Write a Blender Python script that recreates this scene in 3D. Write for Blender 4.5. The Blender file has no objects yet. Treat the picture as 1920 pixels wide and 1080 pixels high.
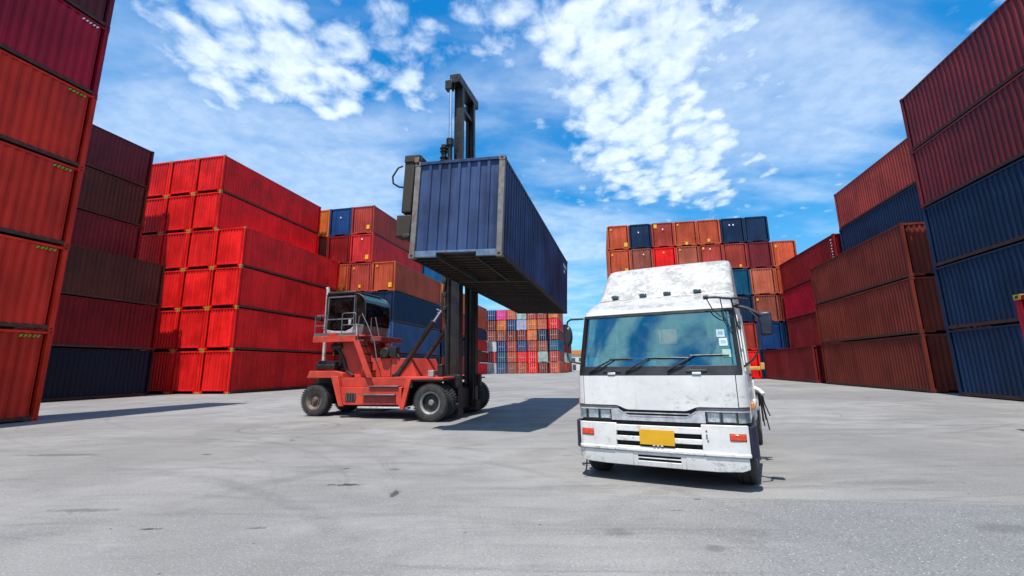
import bpy, bmesh, math, random
from mathutils import Vector, Matrix, Euler
R = math.radians
random.seed(7)
C = bpy.context.scene.collection
sc = bpy.context.scene

# ------------------------------------------------------------------ camera
FPX, CX, CY, PITCH, ROLL, CAMH = 879.92, 952.95, 502.83, R(11.925), R(-0.741), 1.508
cam = bpy.data.cameras.new('camera'); co = bpy.data.objects.new('camera', cam); C.objects.link(co)
cam.sensor_width = 36; cam.lens = FPX * 36 / 1920
cam.shift_x = (960 - CX) / 1920; cam.shift_y = (CY - 540) / 1920
cam.clip_start = 0.05; cam.clip_end = 6000
co.matrix_world = Matrix.Translation((0, 0, CAMH)) @ Euler((R(90) + PITCH, 0, 0)).to_matrix().to_4x4() @ Matrix.Rotation(ROLL, 4, 'Z')
sc.camera = co

def ray(px, py):                      # direction in the world seen at a pixel of the photograph
    a, b = px - CX, py - CY
    u = (a * math.cos(ROLL) + b * math.sin(ROLL)) / FPX
    w = (-a * math.sin(ROLL) + b * math.cos(ROLL)) / FPX
    c, s = math.cos(PITCH), math.sin(PITCH)
    return Vector((u, c + s * w, s - c * w))
def ground_at(px, py):
    r = ray(px, py); return Vector((0, 0, CAMH)) + r * (-CAMH / r.z)

# ------------------------------------------------------------------ nodes
class NT:
    def __init__(s, tree): s.t = tree; s.n = tree.nodes; s.l = tree.links
    def new(s, typ, **kw):
        n = s.n.new(typ)
        for k, v in kw.items(): setattr(n, k, v)
        return n
    def put(s, sock, v):
        if v is None: return
        if isinstance(v, bpy.types.NodeSocket): s.l.new(v, sock)
        else:
            try: sock.default_value = v
            except Exception: sock.default_value = (*v, 1.0)
    def m(s, op, a, b=None, c=None, clamp=False):
        n = s.new('ShaderNodeMath', operation=op, use_clamp=clamp)
        s.put(n.inputs[0], a); s.put(n.inputs[1], b); s.put(n.inputs[2], c)
        return n.outputs[0]
    def vm(s, op, a, b=None, out=0):
        n = s.new('ShaderNodeVectorMath', operation=op); s.put(n.inputs[0], a); s.put(n.inputs[1], b)
        return n.outputs[out]
    def mix(s, f, a, b, blend='MIX'):
        n = s.new('ShaderNodeMix', data_type='RGBA', blend_type=blend)
        s.put(n.inputs[0], f); s.put(n.inputs[6], a if isinstance(a, bpy.types.NodeSocket) else (*a[:3], 1)); s.put(n.inputs[7], b if isinstance(b, bpy.types.NodeSocket) else (*b[:3], 1))
        return n.outputs[2]
    def noise(s, vec, scale, detail=4, rough=.55, dist=0.0):
        n = s.new('ShaderNodeTexNoise'); s.put(n.inputs['Vector'], vec)
        n.inputs['Scale'].default_value = scale; n.inputs['Detail'].default_value = detail
        n.inputs['Roughness'].default_value = rough; n.inputs['Distortion'].default_value = dist
        return n.outputs[0]
    def smooth(s, v, a, b, x=0.0, y=1.0):
        n = s.new('ShaderNodeMapRange', interpolation_type='SMOOTHSTEP'); s.put(n.inputs[0], v)
        for i, q in enumerate((a, b, x, y)): n.inputs[i + 1].default_value = q
        return n.outputs[0]
    def scale(s, vec, v3, rot=(0, 0, 0)):
        n = s.new('ShaderNodeMapping'); s.put(n.inputs[0], vec); n.inputs['Scale'].default_value = v3; n.inputs['Rotation'].default_value = rot
        return n.outputs[0]
    def rgb(s, v):
        n = s.new('ShaderNodeCombineColor')
        for i in range(3): s.put(n.inputs[i], v)
        return n.outputs[0]
    def bump(s, h, strength=.2, dist=.02):
        n = s.new('ShaderNodeBump'); s.put(n.inputs['Height'], h)
        n.inputs['Strength'].default_value = strength; n.inputs['Distance'].default_value = dist
        return n.outputs[0]

# ------------------------------------------------------------------ world
SHX, SHY = .15, .355                   # shadow shift per metre of height
to_sun = Vector((-SHX, -SHY, 1)).normalized()
w = bpy.data.worlds.new('World'); sc.world = w; w.use_nodes = True
N = NT(w.node_tree); N.n.clear()
geo = N.new('ShaderNodeTexCoord'); D = N.vm('NORMALIZE', geo.outputs['Generated'])
sky = N.new('ShaderNodeTexSky', sky_type='NISHITA'); sky.sun_disc = False
sky.sun_elevation = math.asin(to_sun.z); sky.sun_rotation = math.atan2(to_sun.x, to_sun.y)
sky.air_density = 1.0; sky.dust_density = 0.6; sky.ozone_density = 2.0
sep = N.new('ShaderNodeSeparateXYZ'); N.put(sep.inputs[0], D)
hs = N.new('ShaderNodeHueSaturation'); hs.inputs['Saturation'].default_value = 1.35; hs.inputs['Value'].default_value = 1.0
N.put(hs.inputs['Color'], sky.outputs[0])
gam = N.mix(1.0, hs.outputs[0], (.16, 1.0, 1.30), 'MULTIPLY')
grad = N.mix(N.smooth(sep.outputs[2], .05, .75), (.40, 3.3, 7.0), (.07, 2.0, 5.6))
gam = N.mix(.68, gam, grad)
zc = N.m('ADD', N.m('MAXIMUM', sep.outputs[2], 0.0), .16)
cmb = N.new('ShaderNodeCombineXYZ')
N.put(cmb.inputs[0], N.m('DIVIDE', sep.outputs[0], zc)); N.put(cmb.inputs[1], N.m('DIVIDE', sep.outputs[1], zc)); cmb.inputs[2].default_value = 3.7
P = cmb.outputs[0]
def mask(spots):
    tot = None
    for px, py, rad, amp in spots:
        d = ray(px, py).normalized(); r2 = (rad / FPX) ** 2 * .5 * (1 / (1 + ((px - CX) ** 2 + (py - CY) ** 2) / FPX ** 2))
        dot = N.vm('DOT_PRODUCT', D, d, 1)
        e = N.m('POWER', 2.718, N.m('MULTIPLY', N.m('SUBTRACT', dot, 1.0), 1 / r2))
        e = N.m('MULTIPLY', e, amp)
        tot = e if tot is None else N.m('ADD', tot, e)
    return N.m('MINIMUM', tot, 1.5)
cotton = [(330, 20, 90, .8), (420, 120, 90, 1.05), (500, 50, 90, 1.15), (560, 130, 80, 1.25), (620, 180, 60, 1.2), (690, 70, 60, .6), (760, 190, 60, .9), (720, 20, 50, .7), (790, 100, 45, .8), (900, 20, 60, .9),
          (1010, 60, 70, .8), (1110, 70, 100, 1.1), (1200, 20, 110, 1.2), (1180, 130, 90, 1.1), (1240, 220, 105, 1.75), (1190, 290, 95, 1.7), (1290, 290, 70, 1.45), (1090, 150, 60, .7), (1380, 10, 60, 1), (1430, 130, 60, .6),
          (1265, 60, 60, .8), (1430, 295, 45, .8), (1360, 375, 35, .6), (-300, 200, 300, 1), (2300, 100, 400, .9), (900, -700, 500, .9), (640, 175, 40, .7)]
veil = [(240, 240, 120, .8), (400, 250, 130, .9), (520, 270, 90, .7), (600, 340, 110, 1.1), (690, 370, 90, 1), (900, 330, 140, .5), (980, 180, 130, .6), (1330, 180, 130, .9), (1480, 110, 160, 1.0), (1620, 120, 120, .7),
        (1250, 340, 120, .6), (1080, 450, 120, .7), (1000, 560, 160, .7), (300, 90, 120, .5), (700, 250, 150, .4), (1560, 280, 90, .5), (-400, 500, 400, 1), (960, -900, 700, .8), (2300, 500, 500, .9)]
n1 = N.noise(N.scale(P, (1, .86, 1), (0, 0, R(20))), 12, 9, .60, .3)
n1b = N.noise(P, 5.0, 3, .5, .2)
vor = N.new('ShaderNodeTexVoronoi', feature='SMOOTH_F1'); vor.inputs['Scale'].default_value = 15; vor.inputs['Smoothness'].default_value = .35
wv = N.scale(N.rgb(N.m('SUBTRACT', N.noise(P, 9, 4), .5)), (.10, -.08, 0))
N.put(vor.inputs['Vector'], N.vm('ADD', N.scale(P, (1, .86, 1), (0, 0, R(20))), wv))
puff = N.m('SUBTRACT', .86, N.m('MULTIPLY', vor.outputs['Distance'], .85))
nn = N.m('ADD', N.m('MULTIPLY', n1, .56), N.m('ADD', N.m('MULTIPLY', n1b, .12), N.m('MULTIPLY', puff, .32)))
cm = N.m('SUBTRACT', N.m('ADD', nn, N.m('MULTIPLY', mask(cotton), .20)), .645)
cf = N.smooth(cm, -.09, .20)
n2 = N.noise(N.scale(P, (.8, 1.7, 1), (0, 0, R(-24))), 2.4, 7, .5, .3)
vf = N.m('MULTIPLY', N.smooth(N.m('ADD', n2, N.m('MULTIPLY', mask(veil), .30)), .56, .95), .46)
cov = N.m('MAXIMUM', N.m('MULTIPLY', cf, .88), vf)
behind = N.m('MULTIPLY', N.smooth(sep.outputs[1], -.55, .12, 1, 0), N.smooth(n2, .42, .56))     # unseen extra cloud added behind the camera as white fill light
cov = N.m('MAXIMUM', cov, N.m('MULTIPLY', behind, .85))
hz = N.smooth(sep.outputs[2], 0.0, .38, .58, 0.0)
c_hz = N.mix(hz, gam, (3.0, 6.6, 9.4))
shade = N.noise(P, 16, 4, .6)
ccol = N.mix(N.smooth(shade, .3, .7), (6.0, 7.2, 8.8), (8.0, 8.9, 9.9))
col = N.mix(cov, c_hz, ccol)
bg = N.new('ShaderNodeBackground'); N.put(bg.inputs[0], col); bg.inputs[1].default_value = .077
wo = N.new('ShaderNodeOutputWorld'); N.l.new(bg.outputs[0], wo.inputs[0])

sun = bpy.data.lights.new('sun', 'SUN'); sun.energy = 3.85; sun.angle = R(.53); sun.color = (1, .95, .885)
so = bpy.data.objects.new('sun', sun); C.objects.link(so); so.rotation_euler = to_sun.to_track_quat('Z', 'Y').to_euler(); so.location = (0, 0, 60)
sc.view_settings.view_transform = 'Standard'; sc.view_settings.look = 'None'; sc.view_settings.gamma = 1
sc.view_settings.exposure = 0.78
sc.cycles.max_bounces = 6; sc.cycles.diffuse_bounces = 3; sc.cycles.glossy_bounces = 3; sc.cycles.transmission_bounces = 6; sc.cycles.transparent_max_bounces = 8
sc.cycles.caustics_reflective = False; sc.cycles.caustics_refractive = False

# ------------------------------------------------------------------ materials
def base_mat(name):
    m = bpy.data.materials.new(name); m.use_nodes = True
    n = NT(m.node_tree); b = m.node_tree.nodes['Principled BSDF']
    return m, n, b
def simple(name, col, rough=.5, metal=0.0, var=.25, scale=6.0, bump=.0, spec=.5, dirt=None, dirt_amt=.5, coat=0.0):
    m, n, b = base_mat(name)
    tc = n.new('ShaderNodeTexCoord').outputs['Object']
    a = n.noise(tc, scale, 6, .62)
    c = n.mix(n.smooth(a, .3, .75), [x * (1 - var) for x in col], [min(1, x * (1 + var)) for x in col])
    if dirt:
        d = n.noise(n.scale(tc, (1, 1, .45)), scale * .7, 8, .7, .6)
        c = n.mix(n.m('MULTIPLY', n.smooth(d, .5, .68), dirt_amt), c, dirt)
    n.put(b.inputs['Base Color'], c)
    n.put(b.inputs['Roughness'], n.smooth(a, .2, .8, max(.02, rough - .12), min(1, rough + .12)))
    b.inputs['Metallic'].default_value = metal; b.inputs['Specular IOR Level'].default_value = spec
    b.inputs['Coat Weight'].default_value = coat
    if bump: n.put(b.inputs['Normal'], n.bump(n.noise(tc, scale * 5, 4), bump, .01))
    return m
def paint(name, col, rust=.4, fade=.25):
    """weathered container paint: faded patches, rain streaks, rust specks, dents"""
    m, n, b = base_mat(name)
    tc = n.new('ShaderNodeTexCoord').outputs['Object']
    oi = n.new('ShaderNodeObjectInfo').outputs['Random']
    off = n.new('ShaderNodeCombineXYZ')
    for i in range(3): n.put(off.inputs[i], n.m('MULTIPLY', oi, 37.0 + 11 * i))
    v = n.vm('ADD', tc, off.outputs[0])
    streak = n.noise(n.scale(v, (2.2, 2.2, .12)), 2.0, 5, .6)
    big = n.noise(v, .45, 4, .6)
    f = n.m('ADD', n.m('MULTIPLY', streak, .42), n.m('MULTIPLY', big, .58))
    grey = sum(col) / 3
    light = [min(1, c * (1 + fade) + .10 * fade * grey) for c in col]
    dark = [c * (1 - fade * 1.1) for c in col]
    c = n.mix(n.smooth(f, .36, .64), dark, light)
    gain = n.m('ADD', .84, n.m('MULTIPLY', oi, .3))
    c = n.mix(1.0, c, n.rgb(gain), 'MULTIPLY')
    r = n.noise(n.scale(v, (1, 1, .5)), 5.5, 9, .72, .3)
    rs = n.noise(n.scale(v, (3, 3, .15)), 2.0, 5, .6)
    rf = n.m('MULTIPLY', n.smooth(n.m('ADD', n.m('MULTIPLY', r, .75), n.m('MULTIPLY', rs, .25)), .63 - .05 * rust, .70), min(1, rust * 1.8))
    c = n.mix(rf, c, (.10, .042, .022))
    pale = n.smooth(n.noise(v, 14, 5, .7), .69, .76)
    c = n.mix(n.m('MULTIPLY', pale, .35), c, (.5, .47, .44))
    n.put(b.inputs['Base Color'], c)
    n.put(b.inputs['Roughness'], n.m('ADD', n.smooth(f, .3, .7, .42, .62), n.m('MULTIPLY', rf, .25)))
    b.inputs['Specular IOR Level'].default_value = .22
    n.put(b.inputs['Normal'], n.bump(n.noise(v, 1.4, 3, .5), .25, .05))
    return m
PC = dict(
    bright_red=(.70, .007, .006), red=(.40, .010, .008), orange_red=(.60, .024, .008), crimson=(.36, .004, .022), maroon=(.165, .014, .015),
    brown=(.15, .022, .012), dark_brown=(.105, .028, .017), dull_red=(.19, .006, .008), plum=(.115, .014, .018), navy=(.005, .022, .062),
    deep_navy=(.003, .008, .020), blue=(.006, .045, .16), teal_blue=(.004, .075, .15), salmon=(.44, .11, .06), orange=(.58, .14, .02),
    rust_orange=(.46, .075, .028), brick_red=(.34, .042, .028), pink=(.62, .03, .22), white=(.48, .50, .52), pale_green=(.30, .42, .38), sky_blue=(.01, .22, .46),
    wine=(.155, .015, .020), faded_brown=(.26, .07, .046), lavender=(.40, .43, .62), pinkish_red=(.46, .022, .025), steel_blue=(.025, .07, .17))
PM = {}
def pm(k):
    if k not in PM: PM[k] = paint('paint_' + k, PC[k], .35 if k in ('bright_red', 'orange_red') else .6)
    return PM[k]
M = dict(
    dark=simple('dark_gap', (.012, .012, .012), .9, var=.3),
    wood=simple('plywood_floor', (.05, .035, .022), .8, scale=2, var=.4),
    casting=simple('steel_casting', (.16, .13, .11), .65, .3, dirt=(.10, .04, .02), dirt_amt=.8, scale=12),
    rail_brown=simple('brown_bottom_rail', (.085, .028, .014), .7, var=.4, scale=3, dirt=(.03, .02, .015), dirt_amt=.6),
    casting_yellow=simple('yellow_casting', (.42, .30, .03), .6, dirt=(.05, .04, .02), dirt_amt=.8, scale=12),
    post_grey=simple('grey_post_paint', (.17, .155, .15), .6, dirt=(.11, .045, .025), dirt_amt=.85, scale=5),
    sill_blue=simple('light_blue_sill', (.10, .16, .26), .6, dirt=(.10, .05, .03), dirt_amt=.7, scale=5),
    under=simple('dirty_underframe', (.018, .014, .011), .8, dirt=(.07, .035, .02), dirt_amt=.8, scale=4),
    yellow=simple('yellow_sticker', (.75, .42, .01), .5, var=.15, scale=12),
    whitep=simple('white_mark', (.72, .74, .76), .55, var=.1),
    green=simple('green_mark', (.10, .42, .02), .55, var=.15),
    chrome_rod=simple('zinc_rod', (.62, .6, .58), .5, .3),
    tyre=simple('tyre_rubber', (.030, .030, .030), .8, var=.4, scale=9, bump=.4, dirt=(.09, .085, .08), dirt_amt=.5),
    rim_grey=simple('rim_grey', (.24, .24, .24), .5, .2, dirt=(.08, .06, .05), scale=14, dirt_amt=.7),
    rim_brown=simple('rim_rusty', (.13, .10, .08), .65, .2, dirt=(.06, .035, .02), scale=18, dirt_amt=.8),
    mach_red=simple('machine_red', (.52, .044, .024), .55, var=.22, scale=2.5, dirt=(.16, .05, .035), dirt_amt=.6, bump=.05),
    mach_dark=simple('machine_black', (.018, .017, .017), .5, .2, var=.4, scale=5, dirt=(.05, .035, .025), dirt_amt=.6),
    mast=simple('mast_steel', (.018, .016, .016), .42, .3, var=.4, scale=3, dirt=(.055, .032, .022), dirt_amt=.6),
    chrome=simple('chrome_piston', (.8, .82, .85), .12, 1.0, var=.05),
    rail=simple('grey_rail', (.14, .14, .15), .5, .4),
    exhaust=simple('aluminium_exhaust', (.62, .55, .47), .4, .5, dirt=(.3, .2, .12), dirt_amt=.5, scale=8),
    cabwhite=simple('machine_cab_white', (.40, .42, .46), .5, dirt=(.15, .14, .13), dirt_amt=.6),
    brownsteel=simple('spreader_steel', (.028, .021, .017), .75, .1, dirt=(.07, .032, .018), dirt_amt=.85, scale=5),
    black=simple('black_plastic', (.014, .014, .016), .45, var=.3),
    navyplast=simple('navy_plastic', (.012, .014, .035), .5, var=.3),
    silver=simple('silver_trim', (.52, .52, .53), .4, .3, dirt=(.2, .18, .15), dirt_amt=.3, scale=10),
    plate=simple('yellow_plate', (.66, .35, .006), .45, var=.06, scale=8),
    indic=simple('orange_red_lens', (.62, .05, .012), .18, var=.2, scale=20, coat=.6),
    amber=simple('amber_lens', (.65, .17, .01), .2, var=.2, coat=.6),
    seat=simple('seat_cloth', (.09, .11, .12), .9, var=.3),
    dash=simple('dashboard_plastic', (.20, .24, .24), .7, var=.3),
    inter=simple('cab_lining', (.24, .27, .27), .9, var=.3),
    oldpaper=simple('pale_sticker', (.42, .52, .55), .5),
    paper=simple('paper', (.88, .90, .88), .7, var=.05),
    blueclip=simple('blue_plastic', (.02, .1, .45), .5),
    skin=simple('toy_skin', (.6, .3, .2), .6),
    ybracket=simple('yellow_bracket', (.55, .30, .07), .6, dirt=(.2, .08, .02), scale=14),
    hose=simple('rubber_hose', (.02, .02, .02), .6),
    reflector=simple('lamp_reflector', (.75, .78, .80), .25, .35, var=.35, scale=16),
    lampglass=simple('dark_lamp_glass', (.02, .05, .07), .15, coat=.7),
    cream=simple('cream_wall', (.6, .55, .48), .8), oroof=simple('orange_roof', (.6, .2, .04), .8))
# dirty white truck paint: stains and grime with their own shapes
def white_paint(name, grime, k_=1.0):
    m, n, b = base_mat(name)
    tc = n.new('ShaderNodeTexCoord').outputs['Object']
    big = n.noise(tc, 1.3, 5, .6)
    c = n.mix(n.smooth(big, .3, .7), [k_ * q for q in (.62, .61, .585)], [k_ * q for q in (.73, .72, .69)])
    sp = n.noise(n.scale(tc, (1, 1, 1.3)), 13, 10, .78, .5)
    sp2 = n.noise(tc, 2.4, 4, .6)
    g = n.smooth(n.m('ADD', n.m('MULTIPLY', sp, .6), n.m('MULTIPLY', sp2, .4)), .57 - .11 * grime, .66 - .08 * grime)
    c = n.mix(n.m('MULTIPLY', g, min(1, .35 + .4 * grime)), c, (.20, .19, .175))
    st = n.noise(n.scale(tc, (5, 5, .35)), 2.2, 6, .6)
    c = n.mix(n.m('MULTIPLY', n.smooth(st, .55, .75), .35), c, (.42, .37, .30))
    ru = n.noise(n.scale(tc, (1, 1, .5)), 7, 8, .75)
    c = n.mix(n.m('MULTIPLY', n.smooth(ru, .69, .73), .8), c, (.16, .07, .03))
    n.put(b.inputs['Base Color'], c); n.put(b.inputs['Roughness'], n.smooth(sp, .3, .7, .22, .5)); b.inputs['Coat Weight'].default_value = .15
    n.put(b.inputs['Normal'], n.bump(n.noise(tc, 2.2, 3, .45), .4, .05))
    return m
M['white'] = white_paint('truck_white', .3)
M['white_roof'] = white_paint('truck_white_roof', 1.0, .70)
M['white_bump'] = white_paint('truck_white_bumper', .55)
def glass(name, tint, refl=1.0, rough=.0, dark=.6):
    m = bpy.data.materials.new(name); m.use_nodes = True; n = NT(m.node_tree); n.n.clear()
    tr = n.new('ShaderNodeBsdfTransparent'); tr.inputs[0].default_value = (*tint, 1)
    gl = n.new('ShaderNodeBsdfGlossy'); gl.inputs['Roughness'].default_value = rough; gl.inputs[0].default_value = (.60, 1, 1, 1)
    fr = n.new('ShaderNodeFresnel'); fr.inputs[0].default_value = 1.55
    tc = n.new('ShaderNodeTexCoord').outputs['Object']
    dust = n.smooth(n.noise(tc, 3.0, 8, .7, .8), .35, .8, 0, .05)
    mx = n.new('ShaderNodeMixShader'); n.put(mx.inputs[0], n.m('MULTIPLY', n.m('ADD', fr.outputs[0], .02), refl, clamp=True)); n.l.new(tr.outputs[0], mx.inputs[1]); n.l.new(gl.outputs[0], mx.inputs[2])
    df = n.new('ShaderNodeBsdfDiffuse'); df.inputs[0].default_value = (.5, .5, .48, 1)
    m2 = n.new('ShaderNodeMixShader'); n.put(m2.inputs[0], dust); n.l.new(mx.outputs[0], m2.inputs[1]); n.l.new(df.outputs[0], m2.inputs[2])
    o = n.new('ShaderNodeOutputMaterial'); n.l.new(m2.outputs[0], o.inputs[0]); return m
M['wsglass'] = glass('windscreen_glass', (.62, .92, .92), 2.8, .015)
M['darkglass'] = glass('machine_cab_glass', (.10, .11, .16), .9)
M['lampclear'] = glass('headlamp_glass', (.95, .96, .96), .35)
M['mirrorglass'] = simple('mirror_glass', (.8, .8, .8), .05, 1.0, var=.02)

# ------------------------------------------------------------------ mesh builder
class MB:
    def __init__(s): s.v = []; s.f = []; s.mi = []
    def add(s, vs, fs, mi=0, mat=None):
        o = len(s.v)
        s.v += [tuple(mat @ Vector(p)) if mat else tuple(p) for p in vs]
        s.f += [tuple(i + o for i in f) for f in fs]; s.mi += [mi] * len(fs); return s
    def box(s, a, b, mi=0, mat=None):
        x0, y0, z0 = (min(a[i], b[i]) for i in range(3)); x1, y1, z1 = (max(a[i], b[i]) for i in range(3))
        return s.add([(x0, y0, z0), (x1, y0, z0), (x1, y1, z0), (x0, y1, z0), (x0, y0, z1), (x1, y0, z1), (x1, y1, z1), (x0, y1, z1)],
                     [(0, 3, 2, 1), (4, 5, 6, 7), (0, 1, 5, 4), (1, 2, 6, 5), (2, 3, 7, 6), (3, 0, 4, 7)], mi, mat)
    def prism(s, poly, y0, y1, mi=0, mat=None):          # poly in x,z ; extruded along y
        n = len(poly); area = sum(poly[i][0] * poly[(i + 1) % n][1] - poly[(i + 1) % n][0] * poly[i][1] for i in range(n))
        if area < 0: poly = poly[::-1]
        vs = [(x, y0, z) for x, z in poly] + [(x, y1, z) for x, z in poly]
        fs = [tuple(range(n)), tuple(range(2 * n - 1, n - 1, -1))] + [(i, i + n, (i + 1) % n + n, (i + 1) % n) for i in range(n)]
        return s.add(vs, fs, mi, mat)
    def loft(s, loops, mi=0, cap=True, closed=True):
        n = len(loops[0]); vs = [p for l in loops for p in l]; fs = []
        for k in range(len(loops) - 1):
            for i in range(n if closed else n - 1):
                j = (i + 1) % n; fs.append((k * n + i, k * n + j, (k + 1) * n + j, (k + 1) * n + i))
        if cap: fs.append(tuple(range(n - 1, -1, -1))); fs.append(tuple((len(loops) - 1) * n + i for i in range(n)))
        return s.add(vs, fs, mi)
    def tube(s, pts, r, n=8, mi=0, cap=True):
        pts = [Vector(p) for p in pts]; loops = []; up = None
        for i, p in enumerate(pts):
            d = (pts[min(i + 1, len(pts) - 1)] - pts[max(i - 1, 0)]).normalized()
            if up is None:
                up = Vector((0, 0, 1)) if abs(d.z) < .9 else Vector((1, 0, 0))
            a = d.cross(up).normalized(); b = a.cross(d).normalized(); up = b
            rr = r[i] if isinstance(r, (list, tuple)) else r
            loops.append([tuple(p + a * rr * math.cos(t) + b * rr * math.sin(t)) for t in (2 * math.pi * k / n for k in range(n))])
        return s.loft(loops, mi, cap)
    def lathe(s, prof, origin=(0, 0, 0), axis='y', n=32, mi=0, cap=True):   # prof: (r, t) along the axis
        loops = []
        for r_, t in prof:
            l = []
            for k in range(n):
                a = 2 * math.pi * k / n; c_, s_ = r_ * math.cos(a), r_ * math.sin(a)
                p = (c_, t, s_) if axis == 'y' else ((c_, s_, t) if axis == 'z' else (t, c_, s_))
                l.append((p[0] + origin[0], p[1] + origin[1], p[2] + origin[2]))
            loops.append(l)
        return s.loft(loops, mi, cap)
    def mesh(s, name, mats, smooth=35):
        me = bpy.data.meshes.new(name); me.from_pydata(s.v, [], s.f)
        for m_ in mats: me.materials.append(m_)
        me.polygons.foreach_set('material_index', s.mi)
        bm = bmesh.new(); bm.from_mesh(me); bmesh.ops.recalc_face_normals(bm, faces=bm.faces)
        if smooth:
            for f in bm.faces: f.smooth = True
            for e in bm.edges:
                e.smooth = len(e.link_faces) == 2 and e.calc_face_angle(0) < R(smooth)
        bm.to_mesh(me); bm.free(); return me
    def build(s, name, mats, parent=None, smooth=35, bevel=0, mat=None):
        if not isinstance(mats, (list, tuple)): mats = [mats]
        o = bpy.data.objects.new(name, s.mesh(name, mats, smooth)); C.objects.link(o)
        if parent is not None: o.parent = parent
        if mat is not None: o.matrix_local = mat
        if bevel:
            b = o.modifiers.new('bevel', 'BEVEL'); b.width = bevel; b.segments = 2; b.limit_method = 'ANGLE'; b.angle_limit = R(40)
        return o
def tag(o, label=None, cat=None, group=None, kind=None):
    for k, v in (('label', label), ('category', cat), ('group', group), ('kind', kind)):
        if v: o[k] = v
    return o
def thing(name, loc, rz, label, cat, group=None):
    o = bpy.data.objects.new(name, None); C.objects.link(o); o.empty_display_size = .3
    o.location = loc; o.rotation_euler = (0, 0, rz); return tag(o, label, cat, group)
def lab(o, t): o['label'] = t; return o

# ------------------------------------------------------------------ ground
def ground():
    b = MB(); n = 24; S = 3000
    b.add([(-S, -60, 0), (S, -60, 0), (S, S, 0), (-S, S, 0)], [(0, 1, 2, 3)])
    m, n, bs = base_mat('worn_concrete_paving')
    g = n.new('ShaderNodeNewGeometry').outputs['Position']
    big = n.noise(g, .16, 5, .6, .5); mid = n.noise(g, .9, 7, .62, .4); fine = n.noise(g, 26, 6, .75)
    c = n.mix(n.smooth(big, .36, .64), (.185, .181, .173), (.262, .257, .246))
    sw = n.noise(n.vm('ADD', n.scale(g, (.30, .75, 1), (0, 0, R(-30))), n.scale(n.rgb(n.m('SUBTRACT', n.noise(g, .22, 3), .5)), (1.6, 1.2, 0))), 1.5, 8, .66, .7)
    c = n.mix(n.m('MULTIPLY', n.smooth(sw, .47, .66), .5), c, (.135, .133, .13))
    c = n.mix(n.m('MULTIPLY', n.smooth(mid, .42, .72), .5), c, (.150, .148, .143))
    # sweeping worn bands from turning trucks
    for (cx, cy, sc_, amt, r0, r1) in ((-11, 3.5, .8, .3, 4, 13), (-5.1, 13.2, 3.2, .8, .3, 2.6), (2, 30, 1.3, .45, 12, 30)):
        d = n.vm('LENGTH', n.vm('SUBTRACT', n.vm('ADD', g, n.scale(n.rgb(n.m('SUBTRACT', n.noise(g, .25, 3), .5)), (.7, .5, 0))), (cx, cy, 0)), None, 1)
        lines = n.noise(n.rgb(n.m('MULTIPLY', d, 1.0)), sc_ * 1.7, 6, .72)
        brk = n.noise(g, .35, 4, .6)
        win = n.m('MULTIPLY', n.smooth(d, r0, r0 + 1.2), n.smooth(d, r1 - 2, r1, 1, 0))
        f = n.m('MULTIPLY', n.m('MULTIPLY', n.smooth(lines, .53, .66), n.smooth(brk, .38, .6)), n.m('MULTIPLY', win, amt))
        c = n.mix(f, c, (.085, .085, .085))
    # curved tyre marks
    wob = n.vm('ADD', g, n.scale(n.rgb(n.m('SUBTRACT', n.noise(g, .8, 3), .5)), (.25, .25, 0)))
    for ctr, rr_, wd_, am in ((ground_at(545, 801), 1.25, .10, .5), (ground_at(545, 801), .85, .07, .4), (ground_at(530, 812), 1.9, .08, .3), (Vector((-7, 1.2, 0)), 9.6, .14, .32), (Vector((-7, 1.2, 0)), 10.3, .10, .28), (Vector((-9, -1.0, 0)), 9.4, .16, .3),
                              (Vector((9, 30, 0)), 18.6, .2, .28), (Vector((9, 30, 0)), 19.4, .16, .22), (Vector((10, -2, 0)), 16.0, .22, .25)):
        dd_ = n.vm('LENGTH', n.vm('SUBTRACT', wob, ctr), None, 1)
        rg = n.smooth(n.m('ABSOLUTE', n.m('SUBTRACT', dd_, rr_)), wd_ * .35, wd_, 1, 0)
        rg = n.m('MULTIPLY', n.m('MULTIPLY', rg, n.smooth(n.noise(g, .5, 5, .65), .40, .58)), n.smooth(n.noise(g, 14, 4, .7), .3, .6, .45, 1))
        c = n.mix(n.m('MULTIPLY', rg, am), c, (.08, .08, .08))
    # long drag streaks crossing the yard
    st = n.noise(n.scale(g, (.16, 1.5, 1), (0, 0, R(-18))), 1.6, 8, .7, .3)
    c = n.mix(n.m('MULTIPLY', n.smooth(st, .52, .72), .6), c, (.105, .104, .102))
    st2 = n.noise(n.scale(g, (.2, 1.3, 1), (0, 0, R(8))), 2.3, 7, .65, .3)
    c = n.mix(n.m('MULTIPLY', n.smooth(st2, .56, .78), .4), c, (.33, .325, .31))
    # joint between the smooth slab and the rougher slab in front of it
    a, e = ground_at(760, 917), ground_at(1920, 947)
    dv = (e - a).normalized(); nv = Vector((-dv.y, dv.x, 0))
    dd = n.m('SUBTRACT', n.vm('DOT_PRODUCT', g, nv, 1), a.dot(nv))
    dd = n.m('ADD', dd, n.m('MULTIPLY', n.m('SUBTRACT', n.noise(g, .9, 4), .5), .16))
    near = n.smooth(dd, -.03, .03, 1, 0)
    line = n.smooth(n.m('ABSOLUTE', dd), 0, .028, 1, 0)
    sepg = n.new('ShaderNodeSeparateXYZ'); n.put(sepg.inputs[0], g)
    rightw = n.smooth(n.m('ADD', sepg.outputs[0], n.m('MULTIPLY', big, 1.5)), .6, 4.2)
    # exposed aggregate
    vo = n.new('ShaderNodeTexVoronoi'); n.put(vo.inputs['Vector'], g); vo.inputs['Scale'].default_value = 42
    sv = n.new('ShaderNodeSeparateColor'); n.put(sv.inputs[0], vo.outputs['Color'])
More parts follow.
